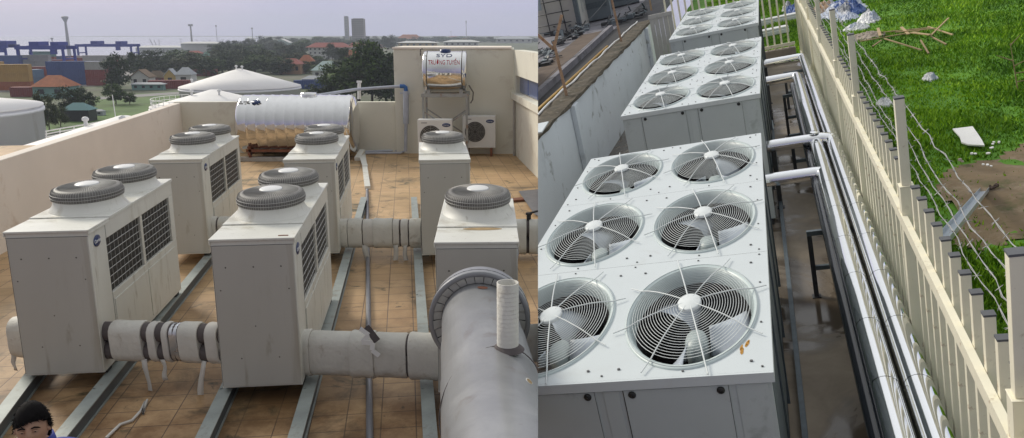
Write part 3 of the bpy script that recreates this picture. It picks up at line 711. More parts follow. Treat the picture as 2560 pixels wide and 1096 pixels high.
# ------------------------------------------------------------------ the port town beyond the roof (ground 14 m below)
GZ = -14.0
def gp(u, v): return Lz(u, v, GZ)
def px(p): return (p - CAMP).length / FPX                       # metres per photo pixel there
M_ground = mat('town_ground', (.085, .10, .05), .95, var=.35, scale=.03, dirt=[((.16, .145, .115), .45, .012), ((.05, .085, .02), .4, .03)])
M_grassf = mat('green_field', (.085, .15, .03), .95, var=.35, scale=.12, dirt=((.13, .13, .06), .2, .08))
M_river = mat('pale_river_water', (.30, .33, .37), .15, var=.1, scale=.02)
M_yard = mat('container_yard_paving', (.24, .23, .22), .9, var=.2, scale=.05)
mb = MB(); n = 24
xs = [-1800 + 3600*i/n for i in range(n+1)]; ys = [8 + 3600*(j/n)**2 for j in range(n+1)]
mb.add([(x, y, GZ) for y in ys for x in xs], [(j*(n+1)+i, j*(n+1)+i+1, (j+1)*(n+1)+i+1, (j+1)*(n+1)+i) for j in range(n) for i in range(n)])
struct('ground', mb, M_ground)
def sheet(name, pts, m, h):
    mb = MB(); mb.add([(p.x, p.y, GZ + h) for p in pts], [tuple(range(len(pts)))]); return struct(name, mb, m)
sheet('river', [gp(-500, 152), gp(340, 150), gp(470, 133), gp(640, 106), gp(660, 92), gp(-700, 92)], M_river, .08)
sheet('container_yard', [gp(-300, 250), gp(240, 215), gp(500, 158), gp(-300, 158)], M_yard, .04)
sheet('grass_field', [gp(90, 335), gp(470, 300), gp(470, 228), gp(260, 240), gp(150, 262)], M_grassf, .05)
sheet('path', [gp(250, 243), gp(520, 226), gp(520, 232), gp(250, 250)], M_yard, .09)

# ---- oil tanks
M_tankw = mat('white_tank_paint', (.84, .84, .86), .6, var=.04, scale=.4, dirt=((.66, .64, .62), .18, .5), streak=True)
M_tankr = mat('white_tank_roof', (.85, .83, .81), .7, var=.04, scale=.3, dirt=((.68, .64, .61), .2, .25))
def oil_tank(label, c, r, zr, za, rail=True, vents=()):
    t = thing('storage_tank', label, 'storage tank', (c.x, c.y, GZ), group='white oil storage tanks beside the roof')
    m = MB(); m.lathe([(r, 0), (r, zr - GZ - .35), (r + .10, zr - GZ - .34), (r + .10, zr - GZ - .16), (r, zr - GZ - .15), (r, zr - GZ)], 72); part('shell', m, M_tankw, t)
    m = MB(); m.lathe([(r + .06, zr - GZ - .04), (r + .06, zr - GZ + .04), (r*.5, (zr*.47 + za*.53) - GZ), (.25, za - GZ), (.001, za - GZ + .02)], 72); part('roof', m, M_tankr, t)
    for dx, dy in vents:
        z = zr + (za - zr)*(1 - math.hypot(dx, dy)/r) - GZ
        m = MB(); m.cyl((dx, dy, z - .1), .09, .45, 12); m.lathe([(.09, .33), (.15, .34), (.165, .43), (.10, .51), (.001, .54)], 14, (dx, dy, z)); part('roof_vent', m, M_white, t)
    if rail:
        m = MB(); k = 60; a0, a1 = PI*.75, PI*2.0
        for hz_ in (.35, .65): m.tube([(math.cos(a0+(a1-a0)*i/k)*(r-.1), math.sin(a0+(a1-a0)*i/k)*(r-.1), zr - GZ + hz_) for i in range(k+1)], .022, 5)
        for i in range(0, k+1, 2): a = a0+(a1-a0)*i/k; m.tube([(math.cos(a)*(r-.1), math.sin(a)*(r-.1), zr - GZ), (math.cos(a)*(r-.1), math.sin(a)*(r-.1), zr - GZ + .65)], .018, 5)
        part('handrail', m, M_white, t)
    return t
c = Ld(602, 214, 92); oil_tank('largest white oil tank with a pointed roof behind the ribbed steel tank', c, 6.65, Ld(602, 216, 92).z, Ld(600, 172, 92).z, False, ((-.3, -.2), (.4, -.3), (-4.8, -2)))
c = Ld(536, 262, 66); oil_tank('white oil tank in front of the largest one, with a low handrail', c, 4.9, Ld(536, 264, 66).z, Ld(534, 224, 66).z, True, ((-1.4, -1.0), (.9, -1.2)))
c = Ld(-215, 262, 46); oil_tank('white oil tank at the left edge of the picture', c, 6.4, Ld(-215, 272, 46).z, Ld(-215, 228, 46).z, False)
c = Ld(318, 372, 40); t4 = oil_tank('low white tank roof just outside the left parapet', c, 6.4, Ld(318, 386, 40).z, Ld(318, 288, 40).z, False, ((-1.6, -.6), (.5, -1.2)))
o_ = Vector((c.x, c.y, GZ)); m = MB()
for dv in (0, 7, 14):
    m.tube([Ld(u, v + dv, 43) - o_ for u, v in ((113, 329), (150, 322), (200, 314), (245, 306), (285, 298), (300, 296))], .035, 6)
for u, v in ((116, 328), (150, 322), (185, 316), (220, 311), (255, 304), (288, 298)): m.tube([Ld(u, v, 43) - o_, Ld(u, v + 22, 43) - o_], .03, 6)
part('handrail', m, M_tankr, t4)
c = Ld(294, 300, 42); an = thing('antenna_mast', 'thin antenna mast on a tripod above the low white tank', 'antenna', tuple(c))
m = MB(); m.tube([(-.08, 0, -.3), (-.13, 0, 1.3)], .022, 6); 
part('pole', m, M_hub, an); m = MB()
for a in (0, 2.1, 4.2): m.tube([(-.09, 0, .05), (.35*math.cos(a), .35*math.sin(a), -.35)], .02, 5)
part('tripod', m, M_hub, an)

# ---- containers
CC = {'blue': (.035, .075, .24), 'red': (.22, .045, .04), 'yellow': (.42, .25, .06), 'teal': (.10, .20, .20), 'grey': (.36, .36, .35), 'orange': (.34, .10, .035), 'light blue': (.14, .23, .34)}
CM = {k: mat(k.replace(' ', '_') + '_container_paint', v, .6, var=.12, scale=.6) for k, v in CC.items()}
def container_mesh(L, m_):
    mb = MB(); W, Hh = 2.44, 2.59; e = .045
    pts = []
    k = int(L/.28)
    for i in range(k): x = -L/2 + L*i/k; pts += [(x, -W/2 + (e if i % 2 else 0)), (x + L/k*.5, -W/2 + (e if i % 2 else 0))]
    poly = pts + [(L/2, -W/2), (L/2, W/2)] + [(p[0], -p[1]) for p in pts[::-1]] + []
    mb.prism(poly, .12, Hh - .1)
    for z in (0, Hh - .12): mb.box(-L/2 - .03, L/2 + .03, -W/2 - .03, W/2 + .03, z, z + .12)
    for x in (-L/2, L/2):
        for y in (-W/2, W/2): mb.cbox((x, y, Hh/2), (.14, .14, Hh - .02))
    return mb.mesh('shipping_container', m_)
CMESH = {(k, L): container_mesh(L, CM[k]) for k in CC for L in (6.06, 12.19)}
M_door = mat('container_door_bar', (.45, .45, .45), .5)
ordn = ['first', 'second', 'third', 'fourth', 'fifth', 'sixth', 'seventh', 'eighth', 'ninth', 'tenth', 'eleventh', 'twelfth', 'thirteenth', 'fourteenth', 'fifteenth', 'sixteenth', 'seventeenth', 'eighteenth', 'nineteenth', 'twentieth', 'twenty-first', 'twenty-second', 'twenty-third', 'twenty-fourth']
lvl = {1: ['alone'], 2: ['bottom', 'top'], 3: ['bottom', 'middle', 'top'], 4: ['bottom', 'second', 'third', 'top']}
stacks = [(-12, 214, 6.06, 12, ['yellow', 'yellow', 'yellow']), (30, 226, 12.19, 6, ['orange', 'yellow', 'yellow']), (62, 242, 6.06, 6, ['red']), (20, 186, 12.19, 4, ['teal', 'blue', 'blue']),
          (62, 184, 12.19, -3, ['red', 'grey']), (88, 214, 6.06, 80, ['light blue', 'light blue']), (101, 204, 12.19, 4, ['red', 'red']), (92, 184, 12.19, 3, ['teal', 'grey', 'grey']), (122, 178, 12.19, 4, ['teal', 'blue']),
          (142, 196, 6.06, 78, ['grey', 'yellow']), (172, 212, 12.19, 5, ['red', 'blue', 'blue']), (208, 212, 12.19, 8, ['blue', 'blue', 'blue']), (160, 178, 12.19, 0, ['grey', 'red']), (200, 172, 12.19, 0, ['orange', 'red']),
          (244, 214, 6.06, 10, ['red', 'red', 'grey']), (252, 186, 12.19, 4, ['red', 'grey', 'grey'])]
stacks += [(6, 170, 12.19, 2, ['red', 'orange']), (40, 168, 12.19, 4, ['grey', 'red']), (110, 168, 12.19, 2, ['orange', 'red', 'teal']), (148, 166, 12.19, 3, ['red', 'blue']), (184, 165, 12.19, 3, ['grey', 'red']), (226, 166, 12.19, 2, ['red', 'grey']), (268, 168, 12.19, 4, ['orange', 'red']), (300, 163, 12.19, 3, ['red', 'grey'])]
stacks.sort(key=lambda s: s[0])
for i, (u, v, L, yw, cols) in enumerate(stacks):
    b = gp(u, v)
    for k, cn in enumerate(cols):
        o = put('shipping_container', CMESH[(cn, L)], None, ROOF, (b.x + .15*rnd.uniform(-1, 1), b.y, GZ + .05 + k*2.6), R(yw))
        pos_ = 'standing alone as' if len(cols) == 1 else lvl[len(cols)][k] + ' of'
        tag(o, f'{cn} shipping container, {pos_} the {ordn[i]} stack from the left in the port', 'container', 'shipping containers stacked in the port')
for u, v, cn, L, yw, lb in ((425, 222, 'red', 12.19, 8, 'red shipping container below the small yellow house'), (468, 196, 'red', 6.06, 80, 'red shipping container end beside the white gabled house'), (505, 190, 'red', 12.19, 0, 'long red shipping container behind the largest oil tank'), (786, 222, 'blue', 12.19, 3, 'blue shipping container below the green roofed shed'), (810, 218, 'blue', 12.19, 3, 'bright blue container at the foot of the big trees')):
    b = gp(u, v); tag(put('shipping_container', CMESH[(cn, L)], None, ROOF, (b.x, b.y, GZ + .05), R(yw)), lb, 'container', 'single containers in the town')

# ---- rubber-tyred gantry cranes
M_crane = mat('blue_crane_steel', (.015, .035, .30), .5, var=.1)
def crane(label, u0, u1, vt, vb):
    a, b = gp(u0, vb), gp(u1, vb); W = b.x - a.x; k = px(a); Hh = (vb - vt) * k; D = 9.0
    t = thing('gantry_crane', label, 'crane', (a.x, a.y, GZ), group='blue gantry cranes over the container yard')
    w = 1.0
    for x in (.6, W - .6):
        m = MB()
        for y in (0, D): m.beam((x, y, 0), (x, y, Hh - .8), w, w*.8, (1, 0, 0))
        m.beam((x, -.6, 1.2), (x, D + .6, 1.2), .9, 1.1); m.beam((x, 0, Hh*.55), (x, D, Hh*.55), .6, .6)
        part('leg_frame', m, M_crane, t)
    for y in (0, D): m = MB(); m.beam((-.6, y, Hh - .5), (W + .6, y, Hh - .5), 1.1, 1.5); part('girder', m, M_crane, t)
    m = MB(); m.box(W*.25, W*.25 + 4.2, .6, D - .6, Hh + .3, Hh + 2.0); part('trolley', m, M_crane, t, .08); m = MB(); m.box(W*.7, W*.7 + 3.4, .6, D - .6, Hh + .3, Hh + 1.9); m.box(W*.7 + .6, W*.7 + 2.6, -1.2, .9, Hh - 3.2, Hh - 1.2)
    part('trolley', m, M_crane, t, .08)
    for x in (.6, W - .6):
        for y in (-.2, D + .2): m = MB(); m.lathe([(.001, -.35), (.7, -.35), (.75, 0), (.7, .35), (.001, .35)], 14, T=Matrix.Translation((x, y, .75)) @ Matrix.Rotation(R(90), 4, 'X')); part('wheel', m, M_rubber, t)
crane('blue gantry crane cut by the left edge of the photo', -40, 24, 126, 178)
crane('blue gantry crane in the middle, over the grey and blue containers', 50, 168, 129, 186)
crane('blue gantry crane furthest right, in front of the river', 196, 334, 119, 158)

# ---- houses and sheds
M_orange = mat('orange_roof_tiles', (.36, .13, .06), .85, var=.2, scale=.8); M_redr = mat('dull_red_roof', (.30, .09, .07), .85, var=.15, scale=.5)
M_teal = mat('teal_wall_paint', (.20, .34, .32), .85, var=.08, scale=.4); M_yel = mat('yellow_wall_paint', (.50, .36, .13), .85, var=.08, scale=.4)
M_whw = mat('white_wall_paint', (.60, .60, .58), .85, var=.06, scale=.4); M_greyr = mat('grey_metal_roof', (.36, .38, .40), .6, var=.1, scale=.5); M_greenr = mat('pale_green_roof', (.36, .46, .44), .7, var=.08, scale=.3)
M_pink = mat('salmon_wall_paint', (.48, .28, .17), .85, var=.08, scale=.4); M_dk = mat('dark_opening', (.03, .03, .035), .4); M_brickw = mat('dark_red_wall', (.20, .06, .06), .9, var=.1)
M_bluew = mat('blue_wall_paint', (.06, .13, .38), .7, var=.08)
def house(label, u0, u1, vb, vw, vr, mw, mr, depth=.7, yaw=6, gable=False, wins=3, floors=1, cat='house', name='house'):
    """u0..u1 width, vb ground, vw eaves, vr ridge (photo pixels give real sizes at that distance)"""
    a, b = gp(u0, vb), gp(u1, vb); k = px(a); W = (b - a).length; He = (vb - vw)*k; Hr = (vb - vr)*k; D = W*depth
    t = thing(name, label, cat, (a.x, a.y, GZ), math.atan2(b.y - a.y, b.x - a.x) + R(0))
    m = MB(); m.box(0, W, 0, D, -.3, He)
    if gable: m.add([(0, .001, He), (W, .001, He), (W/2, .001, Hr - .05), (0, D - .001, He), (W, D - .001, He), (W/2, D - .001, Hr - .05)], [(0, 1, 2), (5, 4, 3)])
    part('wall', m, mw, t)
    o = .06*W; m = MB()
    if gable:
        for s in (0, 1):
            x0, x1 = (-o, W/2) if s == 0 else (W + o, W/2); z0 = He - o*(Hr-He)/(W/2)
            V = [(x0, -o, z0), (x1, -o, Hr), (x1, D+o, Hr), (x0, D+o, z0)]; V2 = [(x, y, z + .25) for x, y, z in V]
            m.add(V + V2, [(0, 1, 2, 3), (7, 6, 5, 4), (0, 4, 5, 1), (2, 6, 7, 3), (3, 7, 4, 0)])
    else:
        V = [(-o, -o, He), (W+o, -o, He), (W+o, D+o, He), (-o, D+o, He), (min(W*.3, D*.5), D/2, Hr), (W - min(W*.3, D*.5), D/2, Hr)]
        m.add(V, [(0, 1, 5, 4), (1, 2, 5), (2, 3, 4, 5), (3, 0, 4), (3, 2, 1, 0)])
    part('roof', m, mr, t)
    for f in range(floors):
        h = He/floors
        for i in range(wins):
            x = W*(i + .5)/wins; ww = W/wins*.36
            m = MB(); m.box(x - ww/2, x + ww/2, -.06, -.005, h*f + h*.38, h*f + h*.78); part('window', m, M_dk, t)
    return t
house('teal walled house with an orange hipped roof near the left edge', 84, 166, 246, 222, 199, M_teal, M_orange, .8, wins=2)
house('small dark hut with a teal roof on the grass', 158, 224, 305, 280, 265, M_dk, mat('teal_roof', (.13, .25, .25), .8), .6, wins=1)
house('pale house with a small brown roof left of the yellow house', 328, 374, 216, 196, 181, M_whw, mat('brown_thatch_roof', (.20, .14, .09), .9), .8, gable=True, wins=2)
house('small yellow house with a grey roof behind the oil tanks', 412, 440, 212, 192, 178, M_yel, M_greyr, .8, gable=True, wins=1)
house('white house with a pale gabled roof beside the yellow house', 441, 479, 214, 190, 174, M_whw, M_greyr, 1.0, wins=1)
house('long thatched shed between the pale and the yellow house', 372, 410, 208, 196, 181, M_brickw, mat('straw_roof', (.17, .13, .085), .95), .5, wins=2)
house('salmon house with a red hipped roof right of the oil tanks', 697, 752, 186, 163, 150, M_pink, M_redr, .8, wins=3)
house('smaller salmon house with an orange roof right of the red roofed one', 748, 782, 180, 156, 141, M_yel, M_orange, .8, wins=2)
house('orange roofed house poking out above the big trees', 858, 900, 172, 150, 128, M_pink, M_orange, .8, wins=2)
house('pale green roofed shed with blue walls behind the big trees', 782, 848, 200, 178, 157, M_whw, M_greenr, .9, wins=3, cat='shed', name='shed')
house('long white building with a dull red roof beyond the salmon houses', 772, 872, 148, 121, 110, M_whw, M_redr, .3, wins=9, floors=3, cat='building', name='building')
house('white block with rows of windows right of the red roofed building', 872, 914, 144, 118, 109, M_whw, M_redr, .4, wins=5, floors=3, cat='building', name='building')
house('white shed with a green gable at the left of the skyline trees', 684, 722, 124, 108, 100, M_greenr, M_whw, .8, gable=True, wins=0, cat='shed', name='shed')
house('long cream warehouse on the skyline left of the stair block', 996, 1090, 119, 108, 104, M_yel, M_whw, .4, wins=6, cat='warehouse', name='warehouse')
house('white warehouse on the skyline above the stair block', 1110, 1195, 117, 106, 101, M_whw, M_whw, .4, wins=6, cat='warehouse', name='warehouse')
house('pale warehouse at the right end of the skyline', 1240, 1330, 108, 98, 92, M_whw, M_greyr, .4, wins=6, cat='warehouse', name='warehouse')
house('orange roofed hall on the skyline between the towers and the stair block', 995, 1052, 108, 98, 88, M_whw, M_orange, .4, wins=5, cat='building', name='building')
house('white quay warehouse right of the blue cranes', 340, 452, 133, 121, 117, M_whw, M_whw, .3, wins=0, cat='warehouse', name='warehouse')
house('long white quay warehouse below the floodlight masts', 454, 548, 134, 112, 108, M_whw, M_whw, .3, wins=0, cat='warehouse', name='warehouse')
house('green roofed shed among the trees in the middle distance', 505, 555, 158, 142, 130, M_orange, mat('dark_green_roof', (.13, .24, .19), .8), .5, wins=3, cat='shed', name='shed')
house('orange shed beside the green roofed one', 466, 504, 152, 136, 130, M_orange, M_redr, .5, wins=2, cat='shed', name='shed')
house('low teal wall house beside the path', 330, 408, 226, 213, 209, M_teal, M_greyr, .2, wins=4)
house('blue walled shed at the foot of the big trees', 756, 812, 222, 200, 192, M_bluew, M_greyr, .5, wins=2, cat='shed', name='shed')
house('small grey hut on the grass left of the antenna mast', 238, 258, 290, 280, 276, M_greyr, M_greyr, .7, wins=1)

def slab_tower(name, label, u0, u1, vb, vt, m_, rows, cols, cat):
    a, b = gp(u0, vb), gp(u1, vb); W = (b - a).length; Hh = (vb - vt)*px(a); D = W*.8
    t = thing(name, label, cat, (a.x, a.y, GZ)); m = MB(); m.box(0, W, 0, D, -.5, Hh); m.box(W*.1, W*.9, D*.2, D*.8, Hh, Hh*1.02); part('wall', m, m_, t)
    for j in range(rows):
        m = MB()
        for i in range(cols): x = W*(i+.5)/cols; m.box(x - W/cols*.3, x + W/cols*.3, -.12, -.01, Hh*(j+.35)/rows, Hh*(j+.75)/rows)
        part('window_row', m, M_dk if cols > 1 else M_greyr, t)
M_tw = mat('tower_concrete', (.30, .27, .26), .9, var=.1, scale=.1); M_tw2 = mat('pale_tower_concrete', (.46, .45, .46), .9, var=.1, scale=.1)
slab_tower('apartment_tower', 'tall brownish tower block on the skyline', 881, 911, 113, 52, M_tw, 14, 7, 'tower block')
slab_tower('silo_tower', 'slender pale tower left of the brownish tower block', 863, 873, 113, 47, M_tw2, 10, 1, 'tower')
M_mast = mat('pale_mast_steel', (.42, .42, .44), .6)
def mast(label, u, vb, vt, wpx, head):
    a = gp(u, vb); k = px(a); Hh = (vb - vt)*k; w = wpx*k
    t = thing('floodlight_mast', label, 'mast', (a.x, a.y, GZ)); m = MB()
    m.tube([(0, 0, -.5), (0, 0, Hh*.5), (0, 0, Hh*.93)], [w*.75, w*.55, w*.40], 10)
    part('pole', m, M_mast, t); m = MB()
    if head: m.lathe([(w*.4, Hh*.84), (w*1.0, Hh*.93), (w*1.25, Hh*.95), (w*1.25, Hh*.985), (w*.6, Hh), (.01, Hh)], 12); part('head', m, M_mast, t)
    else: m.box(-w*1.2, w*1.2, -w*.5, w*.5, Hh*.93, Hh); part('head', m, M_mast, t)
mast('thick pale tower with a flared head above the blue cranes', 174, 140, 57, 5.5, True)
mast('pale mast with a dark head in the middle of the skyline', 482, 132, 69, 4.0, False)
mast('thin mast right of the dark headed one', 545, 128, 70, 1.1, False)
mast('short thin mast above the trees left of the towers', 633, 115, 74, 1.8, False)
mast('small far mast left of the thick tower', 134, 132, 101, 2.4, True)
mast('faint far mast above the stair block', 1166, 103, 55, 1.2, True)
mast('faint thin mast left of the one above the stair block', 1128, 104, 80, .7, False)
for i, (u, vt) in enumerate(((400, 104), (455, 102), (495, 104), (512, 106), (527, 104), (560, 103))):
    a = gp(u, 131); k = px(a); m = MB(); m.tube([(0, 0, -.3), (0, 0, (131 - vt)*k)], [.8*k, .5*k], 6); m.beam((-3*k, 0, (131-vt)*k), (3*k, 0, (131-vt)*k), .6*k, .6*k)
    single('lamp_mast', m, M_mast, 'thin lamp mast on the quay before the white warehouses', 'mast', (a.x, a.y, GZ), group='thin lamp masts on the far quay')
a = gp(386, 128); k = px(a); hc = thing('harbour_crane', 'tiny far harbour crane with slanted jibs on the skyline', 'crane', (a.x, a.y, GZ))
m = MB(); m.box(-9*k, 9*k, 0, 6*k, 0, 9*k); part('base', m, M_mast, hc); m = MB(); m.beam((0, 0, 8*k), (-8*k, 0, 26*k), 1.2*k, 1.2*k, (0, 1, 0)); m.beam((7*k, 0, 8*k), (2*k, 0, 23*k), 1.2*k, 1.2*k, (0, 1, 0)); part('jib', m, M_mast, hc)

# ---- trees
def leaf_mat(name, c1, c2):
    m = bpy.data.materials.new(name); m.use_nodes = True; nt = m.node_tree; N = nt.nodes; L = nt.links; b = N['Principled BSDF']
    g = N.new('ShaderNodeNewGeometry'); rp = N.new('ShaderNodeValToRGB'); rp.color_ramp.elements[0].color = (*c1, 1); rp.color_ramp.elements[1].color = (*c2, 1)
    L.new(g.outputs['Random Per Island'], rp.inputs[0]); L.new(rp.outputs[0], b.inputs['Base Color']); b.inputs['Roughness'].default_value = .7; b.inputs['Specular IOR Level'].default_value = .2
    return m
M_leafd = leaf_mat('dark_leaves', (.012, .024, .008), (.045, .075, .022)); M_leafm = leaf_mat('green_leaves', (.022, .045, .010), (.085, .14, .030)); M_leafh = leaf_mat('olive_leaves', (.030, .042, .016), (.09, .105, .040))
M_bark = mat('bark', (.10, .075, .05), .9, var=.2, scale=6)
def tree_proto(seed, leafm, wide, nleaf=3400):
    rg = np.random.default_rng(seed); t = thing('tree', 'tree', 'tree')
    m = MB(); m.tube([(0, 0, -.02), (.012, .006, .20), (-.01, .01, .42), (.012, -.01, .66)], [.030, .023, .016, .006], 7)
    for k in range(9):
        a = k*2.4; z = .22 + .045*k; r = wide*(.28 + .12*rg.random())
        m.tube([(0, 0, z), (r*.5*math.cos(a), r*.5*math.sin(a), z + .09), (r*math.cos(a), r*math.sin(a), z + .16)], [.011, .007, .003], 5)
    part('trunk', m, M_bark, t)
    cl = []
    for k in range(26):
        a = rg.random()*6.28; rr = wide*.40*rg.random()**.5; z = .14 + .76*rg.random()**.85
        cl.append((rr*math.cos(a)*(1 - .5*abs(z-.6)), rr*math.sin(a)*(1 - .5*abs(z-.6)), z, .10 + .11*rg.random()))
    m = MB()
    for i in range(nleaf):
        cx, cy, cz, cr = cl[rg.integers(len(cl))]
        d = rg.normal(size=3); d /= np.linalg.norm(d); rad = cr*(.30 + .75*rg.random()); p = np.array([cx, cy, cz]) + d*rad*np.array([1.15, 1.15, .85])
        n1 = rg.normal(size=3); n1 /= np.linalg.norm(n1); n2 = np.cross(n1, d); n2 /= (np.linalg.norm(n2) + 1e-6); s = .020 + .022*rg.random()
        m.add([p - n1*s, p + n2*s*.6, p + n1*s, p - n2*s*.6], [(0, 1, 2, 3)])
    part('crown', m, leafm, t)
    return t
protos = [tree_proto(1, M_leafd, .9), tree_proto(2, M_leafm, .85), tree_proto(3, M_leafh, 1.1), tree_proto(4, M_leafd, 1.3)]
used = set()
def tree(label, u, vb, vt, wpx, kind, group):
    a = gp(u, vb); k = px(a); Hh = (vb - vt)*k; W = wpx*k
    w0 = (.9, .85, 1.1, 1.3)[kind]
    sc = (W/w0*1.05, W/w0*1.05, Hh*1.02)
    if kind not in used:
        used.add(kind); o = protos[kind]; o.matrix_world = Matrix.Translation((a.x, a.y, GZ)) @ Matrix.Diagonal((*sc, 1)); o['label'] = label; o['group'] = group
    else: dup_thing(protos[kind], label, (a.x, a.y, GZ), rnd.random()*6, scale=sc, group=group)
GN, GF = 'trees among the houses of the port town', 'far trees along the skyline'
for lb, u, vb, vt, w, k in (
    ('dense dark tree right of the blue container stacks', 292, 224, 148, 66, 0), ('broad dark tree behind the pale house', 352, 200, 138, 70, 3), ('wide dark tree in the middle behind the sheds', 400, 186, 132, 84, 3),
    ('dark round tree left of the green roofed shed', 452, 186, 146, 66, 0), ('dark broad tree above the white gabled house', 516, 192, 150, 70, 3), ('olive tree right of the left oil tank', 124, 330, 246, 52, 2), ('dark leafy tree below the orange roofed house', 176, 290, 228, 54, 0),
    ('bushy dark tree behind the small hut', 216, 278, 226, 60, 3), ('green tree in the middle of the grass field', 290, 262, 216, 44, 1), ('small green shrub tree on the field beside the path', 325, 262, 236, 30, 1), ('olive shrub tree near the handrail of the left tank', 152, 318, 272, 40, 2),
    ('dark tree behind the largest oil tank, left side', 556, 182, 138, 60, 0), ('dark tree behind the largest oil tank, middle', 606, 176, 132, 72, 3), ('dark tree behind the largest oil tank, right side', 660, 178, 128, 66, 0),
    ('olive tree left of the salmon house', 688, 184, 140, 44, 2), ('small dark tree before the salmon houses', 764, 184, 158, 34, 0), ('dark tree above the smaller salmon house', 740, 158, 116, 62, 3), ('dark tree left of the long white building', 712, 152, 112, 56, 0),
    ('largest green tree, left of the stair block', 898, 262, 148, 150, 1), ('tall dark tree touching the stair block', 966, 262, 128, 110, 0), ('green tree at the left of the big clump', 842, 256, 166, 84, 1), ('tall green tree between the two largest', 930, 262, 112, 96, 1), ('dark tree behind the big clump', 870, 200, 126, 74, 3), ('dark round tree above the orange roof', 920, 176, 106, 58, 0),
    ('low dark tree below the big clump', 800, 258, 214, 70, 0), ('dark broad tree between the red roofed building and the big clump', 832, 158, 112, 50, 3)):
    tree(lb, u, vb, vt, w, k, GN)
for lb, u, vb, vt, w, k in (
    ('far dark tree below the thin mast', 562, 134, 106, 44, 3), ('far dark tree right of the thin mast', 600, 130, 104, 56, 3), ('tall far tree with a loose crown below the short mast', 664, 128, 94, 40, 0), ('far tree left of the short mast', 632, 128, 100, 36, 2),
    ('far tree row crown left of the slender tower', 748, 116, 97, 62, 3), ('far tree crown second left of the slender tower', 806, 114, 96, 66, 3), ('far tree just left of the slender tower', 842, 113, 95, 40, 0), ('far dark tree just right of the tower block', 930, 114, 92, 50, 3),
    ('round far tree on the skyline right of the tower block', 972, 124, 90, 36, 0), ('far tree behind the cream warehouse', 1040, 110, 93, 50, 3), ('far low tree line crown above the stair block', 1090, 106, 92, 70, 3), ('far low trees above the right wall', 1290, 104, 92, 90, 3), ('far low trees above the raised tank', 1200, 104, 93, 80, 3)):
    tree(lb, u, vb, vt, w, k, GF)

# the close-set belts of trees behind the port and the houses
rt = random.Random(77)
for u0, u1, n_, vb0, vb1, hh, ww, lb, g in (
    (536, 762, 22, 128, 150, 26, 46, 'dark tree in the dense belt behind the largest oil tank', 'trees of the dense belt behind the oil tank'),
    (340, 560, 14, 168, 190, 36, 62, 'dark tree in the belt left of the largest oil tank', 'trees of the belt left of the oil tank'),
    (560, 700, 12, 160, 186, 40, 62, 'dark tree in the thick row above the largest oil tank', 'trees of the thick row above the oil tank'),
    (690, 1000, 26, 108, 124, 18, 46, 'far tree in the thin skyline belt around the towers', 'trees of the skyline belt'),
    (990, 1345, 16, 101, 108, 11, 60, 'far tree in the pale skyline belt above the stair block', 'trees of the pale skyline belt'),
    (690, 880, 12, 150, 196, 34, 52, 'tree in the gaps between the salmon houses and the shed', 'trees between the salmon houses')):
    for i in range(n_):
        u = u0 + (u1 - u0)*(i + rt.uniform(.1, .9))/n_; vb = rt.uniform(vb0, vb1)
        tree(lb, u, vb, vb - hh*rt.uniform(.75, 1.25), ww*rt.uniform(.7, 1.3), rt.choice((0, 0, 3, 3, 1, 2)), g)

for i in range(26):                                            # the band of small far roofs between the trees
    u = 560 + 770*(i + rt.uniform(.1, .9))/26; vb = rt.uniform(104, 126) if u < 985 else rt.uniform(100, 107); w_ = rt.uniform(14, 34); h_ = rt.uniform(4, 8)
    o = house('small far house with a pale or red roof in the hazy skyline band', u - w_/2, u + w_/2, vb, vb - h_, vb - h_ - rt.uniform(2, 4), rt.choice((M_whw, M_whw, M_yel, M_pink)), rt.choice((M_greyr, M_redr, M_whw, M_orange, M_greyr)), .6, gable=rt.random() < .5, wins=rt.choice((2, 3, 4)), floors=1)
    o['group'] = 'small far houses of the skyline band'
# ------------------------------------------------------------------ the sloping yard on the right (all in the YARD frame)
FZ = -2.10                                                     # yard floor
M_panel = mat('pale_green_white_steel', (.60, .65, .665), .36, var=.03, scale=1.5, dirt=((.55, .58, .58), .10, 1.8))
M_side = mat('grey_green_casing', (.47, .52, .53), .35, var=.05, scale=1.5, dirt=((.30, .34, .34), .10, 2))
M_guard = mat('white_wire_guard', (.70, .74, .74), .4, var=.03)
M_shroud = mat('pale_fan_shroud', (.52, .60, .60), .4, var=.05)
M_in_shade = mat('chiller_inside_shade', (.010, .009, .011), .8)  # near-black colour stands in for the low light down inside the fans
M_blade = mat('pale_fan_blade', (.60, .66, .74), .35, var=.06, spec=.5)
M_bolt = mat('grey_bolt', (.09, .09, .09), .4)
M_knob = mat('black_knob', (.012, .012, .012), .45)
M_sidec = mat('blue_grey_coil', (.10, .125, .145), .5, .3, var=.2, scale=12)
M_fence = mat('cream_fence_paint', (.85, .81, .645), .45, var=.05, scale=3, dirt=[((.60, .55, .42), .12, 3), ((.34, .20, .09), .035, 12)])
M_cap = mat('dark_grey_cap', (.10, .105, .115), .6)
M_barb = mat('galvanised_wire', (.42, .42, .41), .45, .4)
M_clad = mat('aluminium_cladding', (.93, .94, .95), .08, 1.0, var=.02, bump=.05, bscale=6)
M_gloss = mat('glossy_black_pipe', (.012, .014, .02), .12, 0, var=.1)
M_blackst = mat('black_painted_steel', (.03, .032, .036), .5, var=.2)
M_wallr = mat('stained_white_plaster', (.68, .73, .78), .9, var=.05, scale=.7, dirt=[((.46, .50, .53), .2, .8), ((.16, .16, .14), .05, 2.2)], bump=.15)
M_moss = mat('mossy_wall_cap', (.085, .070, .048), .95, var=.4, scale=5, dirt=[((.24, .22, .18), .14, 9), ((.03, .03, .018), .35, 3)], bump=.6, bscale=14)
M_rustp = mat('rusty_angle_iron', (.42, .28, .18), .8, var=.3, scale=9, dirt=((.22, .10, .045), .35, 6))
